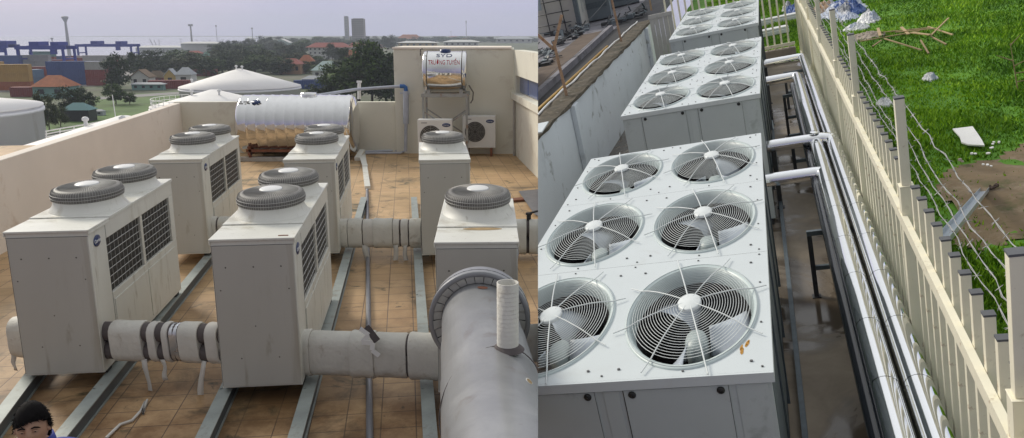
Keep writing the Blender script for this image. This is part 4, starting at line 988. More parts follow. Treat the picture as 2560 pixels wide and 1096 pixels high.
M_asph = mat('dark_gutter_asphalt', (.016, .015, .017), .7, var=.35, scale=1.2, dirt=((.06, .055, .055), .2, 1.1))
M_neigh = mat('pale_dusty_concrete', (.20, .195, .22), .9, var=.2, scale=1.2, dirt=((.07, .07, .075), .3, 1.3))
M_brownst = mat('brown_brick_strip', (.105, .075, .055), .9, var=.25, scale=2)
M_oldw = mat('old_pale_wall', (.50, .49, .46), .9, var=.1, scale=.8, dirt=((.26, .27, .28), .25, .7))
M_yellowp = mat('yellow_pipe_paint', (.36, .21, .03), .6, var=.2)
M_kerb = mat('brown_concrete_kerb', (.30, .26, .22), .9, var=.15, scale=3, dirt=((.18, .15, .12), .3, 2), bump=.2)

def wet_floor():
    m = bpy.data.materials.new('damp_concrete_floor'); m.use_nodes = True; nt = m.node_tree; N = nt.nodes; L = nt.links; b = N['Principled BSDF']
    tc = N.new('ShaderNodeTexCoord')
    def noise(sc, det, dist=0.0):
        n = N.new('ShaderNodeTexNoise'); n.inputs['Scale'].default_value = sc; n.inputs['Detail'].default_value = det; n.inputs['Roughness'].default_value = .62; n.inputs['Distortion'].default_value = dist; L.new(tc.outputs['Object'], n.inputs[0]); return n.outputs[0]
    def ramp(src, a, c, ca, cb):
        r = N.new('ShaderNodeValToRGB'); r.color_ramp.elements[0].position = a; r.color_ramp.elements[1].position = c; r.color_ramp.elements[0].color = (*ca, 1); r.color_ramp.elements[1].color = (*cb, 1); L.new(src, r.inputs[0]); return r.outputs[0]
    base = ramp(noise(1.6, 8, .5), .3, .7, (.20, .165, .125), (.36, .30, .23))
    wet = ramp(noise(.45, 5, .8), .46, .56, (0, 0, 0), (1, 1, 1))
    mx = N.new('ShaderNodeMix'); mx.data_type = 'RGBA'; L.new(wet, mx.inputs[0]); L.new(base, mx.inputs[6]); mx.inputs[7].default_value = (.095, .075, .055, 1)
    pale = ramp(noise(1.1, 4, 1.2), .68, .73, (0, 0, 0), (1, 1, 1))
    m2 = N.new('ShaderNodeMix'); m2.data_type = 'RGBA'; L.new(pale, m2.inputs[0]); L.new(mx.outputs[2], m2.inputs[6]); m2.inputs[7].default_value = (.46, .42, .36, 1)
    L.new(m2.outputs[2], b.inputs['Base Color'])
    mr = N.new('ShaderNodeMapRange'); mr.inputs[3].default_value = .75; mr.inputs[4].default_value = .10; L.new(wet, mr.inputs[0]); L.new(mr.outputs[0], b.inputs['Roughness'])
    return m
M_wet = wet_floor()
def grass_ground():
    m = bpy.data.materials.new('grass_field_soil'); m.use_nodes = True; nt = m.node_tree; N = nt.nodes; L = nt.links; b = N['Principled BSDF']
    tc = N.new('ShaderNodeTexCoord')
    def noise(sc, det):
        n = N.new('ShaderNodeTexNoise'); n.inputs['Scale'].default_value = sc; n.inputs['Detail'].default_value = det; n.inputs['Roughness'].default_value = .65; L.new(tc.outputs['Object'], n.inputs[0]); return n.outputs[0]
    g = N.new('ShaderNodeValToRGB'); g.color_ramp.elements[0].position = .3; g.color_ramp.elements[1].position = .7
    g.color_ramp.elements[0].color = (.05, .155, .006, 1); g.color_ramp.elements[1].color = (.13, .32, .015, 1); L.new(noise(.9, 8), g.inputs[0])
    L.new(g.outputs[0], b.inputs['Base Color']); b.inputs['Roughness'].default_value = .9
    return m
M_grass0 = grass_ground()
M_dirt = mat('trodden_brown_dirt', (.20, .145, .085), .95, var=.25, scale=1.4, dirt=[((.30, .24, .17), .3, 1.5), ((.07, .09, .025), .3, 2.2)], bump=.5, bscale=9)

# ---- ground sheets
FX0, FX1, FY0, FY1 = 1.11, 1.14, -1.0, 21.0                   # fence line
def fx(y): return FX0 + (FX1 - FX0)*(y - FY0)/(FY1 - FY0)
mb = MB(); mb.box(-3.6, 1.16, -4.2, 21.7, FZ - .2, FZ); struct('yard_floor', mb, M_wet, YARD)
mb = MB(); n = 40
rg = np.random.default_rng(5)
def gz(x, y): return FZ - .10 + .05*math.sin(x*.9 + .3) * math.cos(y*.55) + .03*math.sin(x*2.1 + y*1.7)
gx = [-3.7 + 34*(i/n) for i in range(n+1)]; gy = [-3 + 75*(j/60)**1.6 for j in range(61)]
V = [(x, y, gz(x, y) - (.35 if x < 1.2 and y < 21.6 else 0)) for y in gy for x in gx]
mb.add(V, [(j*(n+1)+i, j*(n+1)+i+1, (j+1)*(n+1)+i+1, (j+1)*(n+1)+i) for j in range(60) for i in range(n)], 0, True)
struct('grass_ground', mb, M_grass0, YARD)

# dirt patch on the field
def in_dirt(x, y):
    e = ((x - 3.42)/1.22)**2 + ((y - 8.0 - .5*(x-3.1))/1.95)**2
    return e + .22*math.sin(x*4.1 + y*1.3) + .2*math.sin(y*3.3 - x*2.0)
mb = MB(); nx, ny = 44, 60
P = [(1.5 + 4.2*i/nx, 4.8 + 7.8*j/ny) for j in range(ny+1) for i in range(nx+1)]
V = [(x, y, gz(x, y) + .03 + .012*math.sin(x*9 + y*7)) for x, y in P]
F = []
for j in range(ny):
    for i in range(nx):
        q = [j*(nx+1)+i, j*(nx+1)+i+1, (j+1)*(nx+1)+i+1, (j+1)*(nx+1)+i]
        if all(in_dirt(*P[k]) < 1.08 for k in q): F.append(q)
mb.add(V, F, 0, True); struct('dirt_patch', mb, M_dirt, YARD)

# ---- grass blades (nobody could count them)
M_blades = leaf_mat('grass_blades', (.08, .225, .008), (.29, .56, .028))
_n = M_blades.node_tree; _b = _n.nodes['Principled BSDF']; _src = _b.inputs['Base Color'].links[0].from_socket       # yellower and darker patches over the field
_tc = _n.nodes.new('ShaderNodeTexCoord'); _no = _n.nodes.new('ShaderNodeTexNoise'); _no.inputs['Scale'].default_value = .45; _no.inputs['Detail'].default_value = 5; _n.links.new(_tc.outputs['Object'], _no.inputs[0])
_r = _n.nodes.new('ShaderNodeValToRGB'); _r.color_ramp.elements[0].position = .34; _r.color_ramp.elements[0].color = (.42, .50, .5, 1); _r.color_ramp.elements[1].position = .66; _r.color_ramp.elements[1].color = (1.35, 1.12, 1.0, 1); _n.links.new(_no.outputs[0], _r.inputs[0])
_m = _n.nodes.new('ShaderNodeMix'); _m.data_type = 'RGBA'; _m.blend_type = 'MULTIPLY'; _m.inputs[0].default_value = 1; _n.links.new(_src, _m.inputs[6]); _n.links.new(_r.outputs[0], _m.inputs[7]); _n.links.new(_m.outputs[2], _b.inputs['Base Color'])
def grass_blades():
    rg = np.random.default_rng(11); N_ = 420000
    # more tufts near the camera
    y = -2 + 62*rg.random(N_)**2.0; x = 1.2 + (1.0 + .62*(y + 4))*rg.random(N_)
    back = rg.random(N_) < .10
    x[back] = -2.6 + 4*rg.random(back.sum()); y[back] = 21.9 + 22*rg.random(back.sum())
    e = ((x - 3.42)/1.22)**2 + ((y - 8.0 - .5*(x-3.1))/1.95)**2 + .22*np.sin(x*4.1 + y*1.3) + .2*np.sin(y*3.3 - x*2.0)
    patch = np.sin(x*1.3 + .7*np.sin(y*.9)) + np.sin(y*1.1 + 1.3*np.sin(x*.7)) + .8*np.sin(x*3.1+y*2.3)
    keep = (e > 1.0 + .5*rg.random(N_)) | ((e > .55) & (rg.random(N_) < .12)) | (rg.random(N_) < .02)
    x, y, patch = x[keep], y[keep], patch[keep]; k = len(x)
    z = FZ - .10 + .05*np.sin(x*.9 + .3)*np.cos(y*.55) + .03*np.sin(x*2.1 + y*1.7)
    dist = np.hypot(x, y + 4)
    h = (.055 + .06*rg.random(k))*(1 + .30*np.clip(patch, -1.2, 2)); w = (.007 + .007*rg.random(k))*(1 + dist*.032)
    a = rg.random(k)*6.283; lean = .75*rg.random(k) + .15; la = rg.random(k)*6.283
    dx, dy = np.cos(a)*w, np.sin(a)*w
    tx, ty = np.cos(la)*h*lean, np.sin(la)*h*lean
    V = np.empty((k, 4, 3), np.float32)
    V[:, 0] = np.stack([x - dx, y - dy, z], 1); V[:, 1] = np.stack([x + dx, y + dy, z], 1)
    V[:, 2] = np.stack([x + dx*.8 + tx*.45, y + dy*.8 + ty*.45, z + h*.62], 1)
    V[:, 3] = np.stack([x + tx, y + ty, z + h], 1)
    me = bpy.data.meshes.new('grass'); me.vertices.add(k*4); me.vertices.foreach_set('co', V.ravel())
    me.loops.add(k*6); me.polygons.add(k*2)
    i = np.arange(k)*4
    lo = np.stack([i, i+1, i+2, i, i+2, i+3], 1).ravel().astype(np.int32)
    me.loops.foreach_set('vertex_index', lo); me.polygons.foreach_set('loop_start', (np.arange(k*2)*3).astype(np.int32))
    me.materials.append(M_blades); me.update(calc_edges=True); me.validate()
    o = put('grass', me, None, YARD); tag(o, kind='stuff'); return o
grass_blades()

# ---- six-fan chillers
W_, L_, HH = 2.0, 5.26, 1.93
RX, RY = .452, .775
HXs, HYs = .997, 1.79
def six_fan(label):
    t = thing('six_fan_chiller', label, 'chiller')
    m = MB()                                                   # casing: three sides and base (front and rear filled by doors)
    zt = -.067
    m.box(-W_, 0, .0, .06, -HH, zt); m.box(-W_, 0, L_ - .06, L_, -HH, zt)
    m.box(-W_, -W_ + .06, .06, L_ - .06, -HH, zt); m.box(-.10, -.06, .06, L_ - .06, -HH, zt)
    m.box(-W_ + .06, -.10, .06, L_ - .06, -HH, -HH + .08)
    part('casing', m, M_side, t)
    m = MB(); m.box(-.0595, -.012, .10, L_ - .10, -HH + .25, zt - .12)
    for k in range(5): y = .06 + (L_ - .16)*k/4; m.box(-.06, .004, y, y + .04, -HH, zt)
    part('side_coil', m, M_sidec, t)
    m = MB(); m.box(-W_ + .06, -.10, .06, L_ - .06, -HH + .08, -.62); part('interior', m, M_in_shade, t)
    # top: three sections, each with two oval openings
    for row in range(3):
        m = MB(); y0, y1 = L_*row/3 + .0015, L_*(row+1)/3 - .0015
        cy = L_/2 + (row-1)*HYs
        for i in (0, 1):
            cx = -W_/2 + (i - .5)*HXs; x0, x1 = (-W_ - .02, -W_/2) if i == 0 else (-W_/2, .02)
            N_ = 64; V = []
            for j in range(N_):
                a = 2*PI*j/N_; c_, s_ = math.cos(a), math.sin(a)
                ex, ey = cx + RX*c_, cy + RY*s_
                tt = min(((x1 - cx)/c_ if c_ > 1e-9 else (x0 - cx)/c_ if c_ < -1e-9 else 1e9), ((y1 - cy)/s_ if s_ > 1e-9 else (y0 - cy)/s_ if s_ < -1e-9 else 1e9))
                V += [(ex, ey, 0), (cx + tt*c_, cy + tt*s_, 0)]
            m.add(V, [(2*j, 2*j+1, (2*j+3) % (2*N_), (2*j+2) % (2*N_)) for j in range(N_)])
            for qx in (x0, x1):                                # fill the corners of the cell
                for qy in (y0, y1):
                    a = math.atan2(qy - cy, qx - cx) % (2*PI); j = int(a/(2*PI)*N_)
                    m.add([V[2*j+1], (qx, qy, 0), V[(2*j+3) % (2*N_)]], [(0, 1, 2)])
            # rolled flange and bell mouth going down, its lower wall coloured as deep shade
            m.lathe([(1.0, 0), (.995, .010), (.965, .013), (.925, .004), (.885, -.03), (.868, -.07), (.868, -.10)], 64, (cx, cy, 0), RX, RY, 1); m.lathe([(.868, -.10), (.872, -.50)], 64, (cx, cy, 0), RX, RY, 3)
            for sx_ in (-1, 1):
                for sy_ in (-1, 1): m.cyl((cx + sx_*.40, cy + sy_*RY*.93, .0005), .010, .007, 8, 2)
        for x in (-W_ + .04, -W_*.75, -W_*.5, -W_*.25, -.04):
            for y in (y0 + .05, y1 - .05) if row != 1 else (y0 + .05,): m.cyl((x, y, .0005), .0075, .006, 8, 2)
        for y in (y0 + .6, y0 + 1.2):
            for x in (-W_ + .04, -.04): m.cyl((x, y, .0005), .0075, .006, 8, 2)
        m.box(-W_ - .02, -W_ - .0005, y0, y1, -.065, -.0005); m.box(.0005, .02, y0, y1, -.065, -.0005)
        if row == 0: m.box(-W_ - .02, .02, y0 - .02, y0, -.065, -.0003)
        if row == 2: m.box(-W_ - .02, .02, y1, y1 + .02, -.065, -.0003)
        part('top_panel', m, [M_panel, M_shroud, M_bolt, M_in_shade], t)
    for row in range(3):
        for i in (0, 1):
            c0 = (-W_/2 + (i - .5)*HXs, L_/2 + (row-1)*HYs, 0)
            g = MB()
            nrg = 20
            for k in range(nrg):
                f = .97 if k == nrg-1 else .17 + (.875 - .17)*k/(nrg-2); z = .036*(1 - f**3) + .012
                g.tube([(RX*f*math.cos(2*PI*j/56), RY*f*math.sin(2*PI*j/56), z) for j in range(56)], .0024, 3, closed=True)
            for k in range(8):
                a = 2*PI*k/8 + .30; ca, sa = math.cos(a), math.sin(a)
                g.tube([(RX*f*ca, RY*f*sa, .060*(1 - min(f, 1)**3) + .018) for f in (.10, .35, .6, .8, .95, 1.17)], .0052, 4)
            go = part('fan_guard', g, M_guard, t, loc=c0)
            h = MB(); h.lathe([(1, .055), (1, .074), (.9, .080), (.001, .082)], 28, sx=.080, sy=.125); part('hub_cap', h, M_guard, go)
            b = MB(); ph = (-.30, -.05, -.15, -.10, .1, -.9)[row*2 + i]
            for k in range(3):
                a0 = 2*PI*k/3 + ph; Vb = []
                for q in range(7):
                    r = .22 + .62*q/6; wd = .27 + .20*q/6
                    for s in range(6):
                        aa = a0 + (s/5 - .5)*wd*2.0; zz = -.235 + .15*(s/5 - .5)*(1.2 - .3*q/6) + .02*math.sin(PI*s/5)
                        Vb.append((RX*r*math.cos(aa), RY*r*math.sin(aa), zz))
                b.add(Vb, [(q*6+s, q*6+s+1, (q+1)*6+s+1, (q+1)*6+s) for q in range(6) for s in range(5)], 0, True)
            bo = part('fan_blades', b, M_blade, t, loc=c0); sd = bo.modifiers.new('thickness', 'SOLIDIFY'); sd.thickness = .006
            mo = MB(); mo.lathe([(.001, -.20), (.15, -.205), (.18, -.24), (.18, -.48), (.14, -.5)], 28, sx=RX, sy=RY); part('motor', mo, M_shroud, t, loc=c0)
    # doors on the near end, with black knobs
    for a, b_ in ((.145, .475), (.565, .88)):
        m = MB(); m.box(-W_ + a*W_, -W_ + b_*W_, -.007, -.0006, -HH + .06, -.075)
        for xe in (-W_ + a*W_, -W_ + b_*W_): m.box(xe - .0055, xe - .0005 if xe < -W_ + b_*W_ - .01 else xe - .0025, -.0078, -.0072, -HH + .06, -.075, 1)
        dr = part('access_panel', m, [M_side, M_knob], t)
        for x in (-W_ + a*W_ + .05, -W_ + b_*W_ - .05):
            k = MB(); k.lathe([(.024, -.006), (.024, .006), (.016, .014), (.001, .015)], 16, T=Matrix(((1, 0, 0, x), (0, 0, -1, -.008), (0, 1, 0, -.105), (0, 0, 0, 1)))); part('knob', k, M_knob, dr)
    for a in (.02, .50, .90):
        m = MB(); m.box(-W_ + a*W_, -W_ + (a + (.11 if a < .4 else .05 if a < .8 else .09))*W_, -.005, -.0006, -HH + .06, -.075); part('end_panel', m, M_side, t, .002)
    m = MB()
    for x in (-W_ + .1, -.1): m.box(x - .07, x + .07, .05, L_ - .05, -2.099, -HH - .001)
    part('skid', m, M_blackst, t)
    return t
def yard(o, loc, yaw=0.0): o.matrix_world = YARD @ Matrix.Translation(loc) @ Matrix.Rotation(yaw, 4, 'Z')
u1 = six_fan('nearest pale six-fan chiller with a rust mark near its right front corner'); u1['group'] = 'six-fan chillers along the cream fence'
u2 = dup(u1); u2['label'] = 'second pale six-fan chiller, in the middle of the row along the fence'
u3 = dup(u1); u3['label'] = 'farthest pale six-fan chiller at the end of the row by the back fence'
yard(u1, (0, 0, 0)); yard(u2, (.010, 7.67, -.052), -.017); yard(u3, (.066, 15.205, -.064), -.011)
m = MB(); P0 = Rz(1860, 872, 0)
for k in range(7):
    a = k*.9; m.lathe([(.001, .0012), (1, .0012)], 10, sx=.007 + .002*(k % 3), sy=.022 + .012*(k % 2), T=Matrix.Translation((P0.x + (.006*k if k > 3 else -.002*k) - .01, P0.y + .022*k - .05, .0006)) @ Matrix.Rotation(-.2, 4, 'Z'))
part('rust_mark', m, mat('orange_rust', (.50, .26, .05), .8, var=.2, scale=20), u1)

# ---- cream palisade fence along the yard
fc = thing('palisade_fence', 'long cream picket fence with raised posts between the chillers and the grass', 'fence', (0, 0, 0), frame=YARD)
RZ_, PT = -.17, .21
m = MB(); m.beam((fx(-1.8) - .028, -1.8, RZ_), (fx(FY1) - .028, FY1, RZ_), .045, .095); part('rail', m, M_fence, fc)
m = MB(); m.beam((fx(-1.8) - .028, -1.8, FZ + .18), (fx(FY1) - .028, FY1, FZ + .18), .045, .095); part('rail', m, M_fence, fc)
post_y = [-.55, 2.52, 5.85, 8.2, 11.4, 14.6, 17.8, 21.0]
pk = None; y = -1.75; gap = .262
while y < FY1 - .1:
    if min(abs(y - q) for q in post_y) > .10:
        if pk is None:
            m = MB(); m.box(-.029, .029, -.028, .028, FZ - .12, PT); pk = part('picket', m, M_fence, fc, .004)
            m = MB(); m.box(-.031, .031, -.030, .030, PT, PT + .012); part('picket_cap', m, M_cap, pk)
            pk.location = (fx(y) + .027, y, 0)
        else: c_ = dup(pk, fc); c_.location = (fx(y) + .027, y, 0)
    y += gap
for q in post_y:
    m = MB(); m.box(-.052, .052, -.052, .052, FZ - .12, .12); m.box(-.056, .056, -.056, .056, .12, .126); po = part('post', m, M_fence, fc, .004, loc=(fx(q) + .01, q, 0))
    m = MB(); m.box(-.036, .036, -.036, .036, .126, .84); part('post_extension', m, M_fence, po, .004)
    m = MB(); m.box(-.038, .038, -.038, .038, .84, .852); part('post_cap', m, M_cap, po)
# barbed wire strands, hung from post to post
def barbed(label, zp, seed, sag):
    rg = random.Random(seed); m = MB(); pts = []
    for i in range(len(post_y) - 1):
        a, b = post_y[i], post_y[i+1]; nseg = 14
        for k in range(nseg):
            f = k/nseg; y = a + (b-a)*f
            s_ = sag*rg.uniform(.7, 1.2) if k == 0 else s_
            pts.append(Vector((fx(y) + .052 + rg.uniform(-.012, .012) + .10*math.sin(PI*f)*sag*2, y, zp - s_*4*f*(1-f) + rg.uniform(-.012, .012))))
    pts.append(Vector((fx(FY1) + .05, FY1, zp)))
    first = pts[0]; pts = [first + Vector((.02, -1.3 + .1*k, -.02*k)) for k in range(0, 12, 4)] + pts
    m.tube(pts, .0025, 5)
    off = [p + Vector((.006*math.sin(i*2.1), 0, .006*math.cos(i*2.1))) for i, p in enumerate(pts)]
    m.tube(off, .0019, 4)
    L = 0
    for p, q in zip(pts[:-1], pts[1:]):
        d = q - p; ln = d.length; kk = max(1, int(ln/.115))
        for j in range(kk):
            c = p.lerp(q, (j+.5)/kk)
            for _ in range(2):
                w = Vector((rg.uniform(-1, 1), rg.uniform(-.6, .6), rg.uniform(-1, 1))).normalized()*.026
                m.tube([c - w, c, c + w], [.001, .0028, .001], 4)
    single('barbed_wire', m, M_barb, label, 'barbed wire', frame=YARD)
barbed('topmost strand of barbed wire along the fence', .80, 1, .06)
barbed('second barbed wire strand from the top of the fence', .63, 2, .10)
barbed('third barbed wire strand from the top of the fence', .47, 3, .12)
barbed('lowest barbed wire strand, just above the pickets', .31, 4, .05)

# ---- end fence with kerb and gate panel
ef = thing('end_fence', 'cream picket fence across the far end of the yard', 'fence', (0, 21.62, 0), frame=YARD)
eb = Rax(1960, 120, 1, 21.6).z; er = Rax(1960, 113, 1, 21.6).z
m = MB()
for z in (er + .0, .45): m.beam((-2.75, .0, z), (1.0, .0, z), .05, .09)
part('rail', m, M_fence, ef)
pk = None
for k in range(18):
    x = -2.62 + .203*k
    if pk is None:
        m = MB(); m.box(-.027, .027, .0, .05, eb - .05, 1.1); pk = part('picket', m, M_fence, ef, .004); pk.location = (x, .03, 0)
    else: c_ = dup(pk, ef); c_.location = (x, .03, 0)
m = MB(); m.box(-.5, .5, -.12, .14, 0, eb - FZ - .02); 
mb = MB(); mb.box(-3.4, 1.0, -.13, .15, FZ, eb - .02); single('kerb_wall', mb, M_kerb, 'low brown concrete kerb under the end fence', 'kerb', (0, 21.62, 0), frame=YARD, bevel=.01)
gt = thing('gate', 'pale board gate panel beside the white wall at the far end', 'gate', (0, 21.2, 0), frame=YARD)
m = MB(); z0 = Rax(1690, 125, 1, 21.2).z - .5; z1 = Rax(1690, 25, 1, 21.2).z
for k in range(5): m.box(-3.10 + .14*k, -2.97 + .14*k, 0, .03, z0 - 1, z1)
m.box(-3.12, -2.40, -.03, -.001, z1 - .12, z1); part('boards', m, M_oldw, gt)

# ---- aluminium-clad pipes, branches and supports
PZ = -1.13
pr = .105
XA, XB = .735, .965
def clad_rings(m, pts, r, step=.95):
    for a, b in zip(pts[:-1], pts[1:]):
        a, b = Vector(a), Vector(b); L = (b-a).length
        for k in range(1, int(L/step)+1):
            p = a.lerp(b, min(1, k*step/L)); d = (b-a).normalized()
            m.tube([p - d*.012, p + d*.012], r + .003, 20, caps=False)
def clad(label, runs, branches):
    t = thing('clad_pipe', label, 'pipe', (0, 0, 0), frame=YARD, group='aluminium clad pipes along the fence')
    m = MB(); m.tube(runs, pr, 28); clad_rings(m, runs, pr); part('main_run', m, M_clad, t)
    for br in branches:
        m = MB(); m.tube(br, .095, 24); clad_rings(m, br[:2], .095, .42); part('branch', m, M_clad, t)
def br_pts(u0, v0, x1, z=PZ):
    p = Rz(u0, v0, z); y = p.y
    return [(-.12, y, z), (x1 - .12, y, z), (x1 - .035, y - .02, z), (x1, y - .10, z), (x1 + .002, y - .18, z)]
clad('shiny clad pipe nearest the chillers', [(XA, -3.2, PZ), (XA, 13.55, PZ), (XA - .03, 13.66, PZ), (XA - .12, 13.69, PZ), (-.12, 13.69, PZ)], [br_pts(1912, 452, XA)])
clad('shiny clad pipe nearest the fence', [(XB, -3.2, PZ), (XB, 15.6, PZ), (XB - .03, 15.72, PZ), (XB - .12, 15.75, PZ), (-.12, 15.75, PZ)], [[(-.12, 8.42, PZ + .06), (XB - .14, 8.42, PZ + .06), (XB - .03, 8.40, PZ + .05), (XB, 8.30, PZ)]])
m = MB(); m.lathe([(.07, 0), (.07, .012), (.06, .02), (.001, .022)], 24, T=Matrix.Translation((XA - .02, 8.42, PZ + .17))); m.tube([(XA - .02, 8.42, PZ + .05), (XA - .02, 8.42, PZ + .17)], .018, 8)
single('pressure_gauge', m, M_clad, 'round gauge standing on the upper clad branch pipe', 'gauge', frame=YARD)
for k, (dx, dz, r, mm, lb) in enumerate(((.85, -.12, .035, M_blackst, 'thin black pipe running between the two clad pipes'), (.60, -.07, .06, M_gloss, 'black pipe under the clad pipe nearest the chillers'))):
    m = MB(); m.tube([(dx, -3.2, PZ + dz), (dx, 13.2, PZ + dz)], r, 10); single('black_pipe', m, mm, lb, 'pipe', frame=YARD)
def support(label, y, x0=.40, x1=1.04, ztop=None, sec=True):
    zt = PZ - pr - .002 if ztop is None else ztop
    t = thing('pipe_support', label, 'pipe support', (0, y, 0), frame=YARD, group='black steel pipe supports in the passage')
    m = MB()
    m.beam((x0, 0, FZ), (x0, 0, zt - .06), .055, .055, (1, 0, 0)); m.beam((x1, 0, FZ), (x1, 0, zt - .06), .055, .055, (1, 0, 0)); part('post', m, M_blackst, t, .004)
    m = MB(); m.beam((x0 - .028, 0, zt - .03), (x1 + .02, 0, zt - .03), .055, .06)
    if sec: m.beam((x0 + .028, 0, zt - .48), (x1 - .028, 0, zt - .48), .05, .055)
    part('crossbar', m, M_sidec, t, .004)
    m = MB(); m.box(x0 - .05, x0 + .05, -.05, .05, FZ + .0005, FZ + .012); part('base_plate', m, M_blackst, t)
support('black pipe support nearest the camera', 5.15)
support('black pipe support below the upper branch of the nearest chiller', 9.55)
support('black pipe support in front of the second chiller', 12.6)
support('black pipe support nearest the end fence', 14.9, .50)
for y, z, lb in ((8.42, PZ - .04, 'short black post under the upper branch pipe of the nearest chiller'), (13.69, PZ - .1, 'short black post under the lower branch of the second chiller'), (15.75, PZ - .1, 'short black post under the farthest branch pipe')):
    m = MB(); m.beam((.10, y, FZ), (.10, y, z - .0), .07, .07, (1, 0, 0)); m.box(.04, .16, y - .06, y + .06, FZ + .0005, FZ + .012); single('pipe_post', m, M_blackst, lb, 'pipe support', frame=YARD, bevel=.004)
m = MB(); m.box(-.10, .0, 6.0, 13.0, 0, .08); m2 = MB()
m2.beam((.10, -3, FZ + .06), (.10, 21, FZ + .06), .05, .12); single('floor_kerb', m2, M_sidec, 'low grey steel edge on the floor beside the chillers', 'kerb', frame=YARD)
m = MB(); m.beam((.0, 0, 0), (.0, 1.1, .0), .11, .09)
single('grey_duct', MB().beam((-2.33, 7.9, -1.55), (-2.20, 14.2, -1.55), .16, .16), M_sidec, 'grey duct running along the side of the second chiller by the white wall', 'duct', frame=YARD)
for yy in (9.2, 11.2, 13.2): pass
m = MB()
for yy in (8.6, 11, 13.6): m.beam((-2.30 + .02*(yy-8), yy, FZ), (-2.30 + .02*(yy-8), yy, -1.63), .05, .05, (1, 0, 0))
single('duct_stand', m, M_blackst, 'three short black legs under the grey duct by the white wall', 'stand', frame=YARD)

# ---- white boundary wall with mossy cap, rusty posts and pipes along it
WZ = -.30
def wx(y): return -3.60 + .36*(y - 8.5)/15
wl = thing('boundary_wall', 'stained white boundary wall with a mossy cap left of the chillers', 'wall', (0, 0, 0), frame=YARD)
m = MB(); ya, yb = -2.0, 22.6
m.prism([(wx(ya) - .42, ya), (wx(ya), ya), (wx(yb), yb), (wx(yb) - .42, yb)], FZ, WZ - .05); part('wall', m, M_wallr, wl)
m = MB(); rg = random.Random(4); k = 60; top = []
for i in range(k+1):
    y = ya + (yb-ya)*i/k
    for xx, zz in ((-.55, WZ - .10), (-.54, WZ), (-.30, WZ + .025), (-.06, WZ + .01), (.03, WZ - .01), (.035, WZ - .07)):
        top.append((wx(y) + xx + rg.uniform(-.025, .025), y, zz + rg.uniform(-.018, .018)))
m.add(top, [(i*6+j, i*6+j+1, (i+1)*6+j+1, (i+1)*6+j) for i in range(k) for j in range(5)])
part('cap', m, M_moss, wl)
for y in (11.0, 21.3):
    m = MB(); m.box(wx(y), wx(y) + .10, y - .17, y + .17, FZ, WZ - .07); part('pilaster', m, M_wallr, wl, .01)
m = MB(); rg = random.Random(9); pts = []
for i in range(60): y = ya + (yb-ya)*i/59; pts.append((wx(y) - .42 + .02*math.sin(i*.9) , y, WZ + .045 + .012*math.sin(i*1.7)))
m.tube(pts, .020, 8); single('white_hose', m, M_white, 'thin white pipe lying along the mossy wall cap', 'pipe', frame=YARD)
m = MB(); m.tube([(wx(y) - .56, y, WZ + .02) for y in (ya, 5, 10, 15, 18)], .034, 8); single('yellow_pipe', m, M_yellowp, 'yellow brown pipe along the outer edge of the wall cap', 'pipe', frame=YARD)
def rusty_post(label, ub, vb, ut, vt, fork):
    b = Rz(ub, vb, WZ); tpt = Rax(ut, vt, 1, b.y); 
    t = thing('rusty_post', label, 'post', tuple(b), frame=YARD); d = tpt - b
    m = MB(); d1 = d.normalized(); s = Vector((0, 1, 0)).cross(d1).normalized()
    V = []
    for q in (Vector((0, 0, -.05)), d):
        for a, c in ((0, 0), (.06, 0), (.06, .008), (.008, .008), (.008, .06), (0, .06)): V.append(q + Vector((a, c, 0)))
    m.add(V, [(5, 4, 3, 2, 1, 0), (6, 7, 8, 9, 10, 11)] + [(i, (i+1) % 6, 6+(i+1) % 6, 6+i) for i in range(6)])
    part('angle_bar', m, M_rustp, t)
    if fork:
        for dx, dz in ((.30, .62), (-.38, .50)):
            m = MB(); m.beam(d - d1*.15, d + Vector((dx, 0, dz)) - d1*.15, .055, .03, (0, 1, 0)); part('arm', m, M_rustp, t)
    return t, b, d
r1 = rusty_post('rusty angle iron post with a forked top at the left of the wall', 1414, 244, 1380, 105, True)
r2 = rusty_post('rusty angle iron post in the middle of the mossy wall', 1551, 106, 1522, -20, False)
r3 = rusty_post('rusty angle iron post at the far end of the mossy wall', 1626, 24, 1612, -60, False)
for k, (f, lb) in enumerate(((.93, 'dark rusted wire strung between the rusty posts, upper'), (.55, 'dark rusted wire strung between the rusty posts, lower'))):
    m = MB(); A = r1[1] + r1[2]*f; B = r2[1] + r2[2]*f; P = [A + (A - B)*.5] + [A.lerp(B, i/8) - Vector((0, 0, .12*4*(i/8)*(1-i/8))) for i in range(9)] + [r3[1] + r3[2]*f]
    m.tube(P, .005, 5); single('rusted_wire', m, M_blackst, lb, 'wire', frame=YARD)

# ---- the neighbour's ground, wall and clutter beyond the white wall
NZ = -1.05
def nq(u, v, h=NZ): return Rz(u, v, h)
mb = MB(); mb.box(-22, -4.02, -4, 60, NZ - .2, NZ); struct('neighbour_ground', mb, M_neigh, YARD)
mb = MB(); mb.add([(-5.6, -4, NZ + .006), (-4.03, -4, NZ + .006), (-4.03, 60, NZ + .006), (-5.6, 60, NZ + .006)], [(0, 1, 2, 3)]); struct('gutter_road', mb, M_asph, YARD)
mb = MB(); mb.prism([(-6.85, -4), (-5.80, -4), (-5.80, 28.5), (-6.85, 28.5)], NZ + .0005, NZ + .10); struct('brick_strip', mb, M_brownst, YARD)
mb = MB(); mb.prism([(-5.79, -4), (-5.61, -4), (-5.61, 29), (-5.79, 29)], NZ + .0005, NZ + .20); single('gutter_kerb', mb, M_neigh, 'grey kerb beside the dark gutter behind the white wall', 'kerb', frame=YARD)
p = nq(1452, 74); ow = thing('old_building', 'old pale building with a wire mesh front at the top left of the yard', 'building', (p.x, p.y, NZ), frame=YARD)
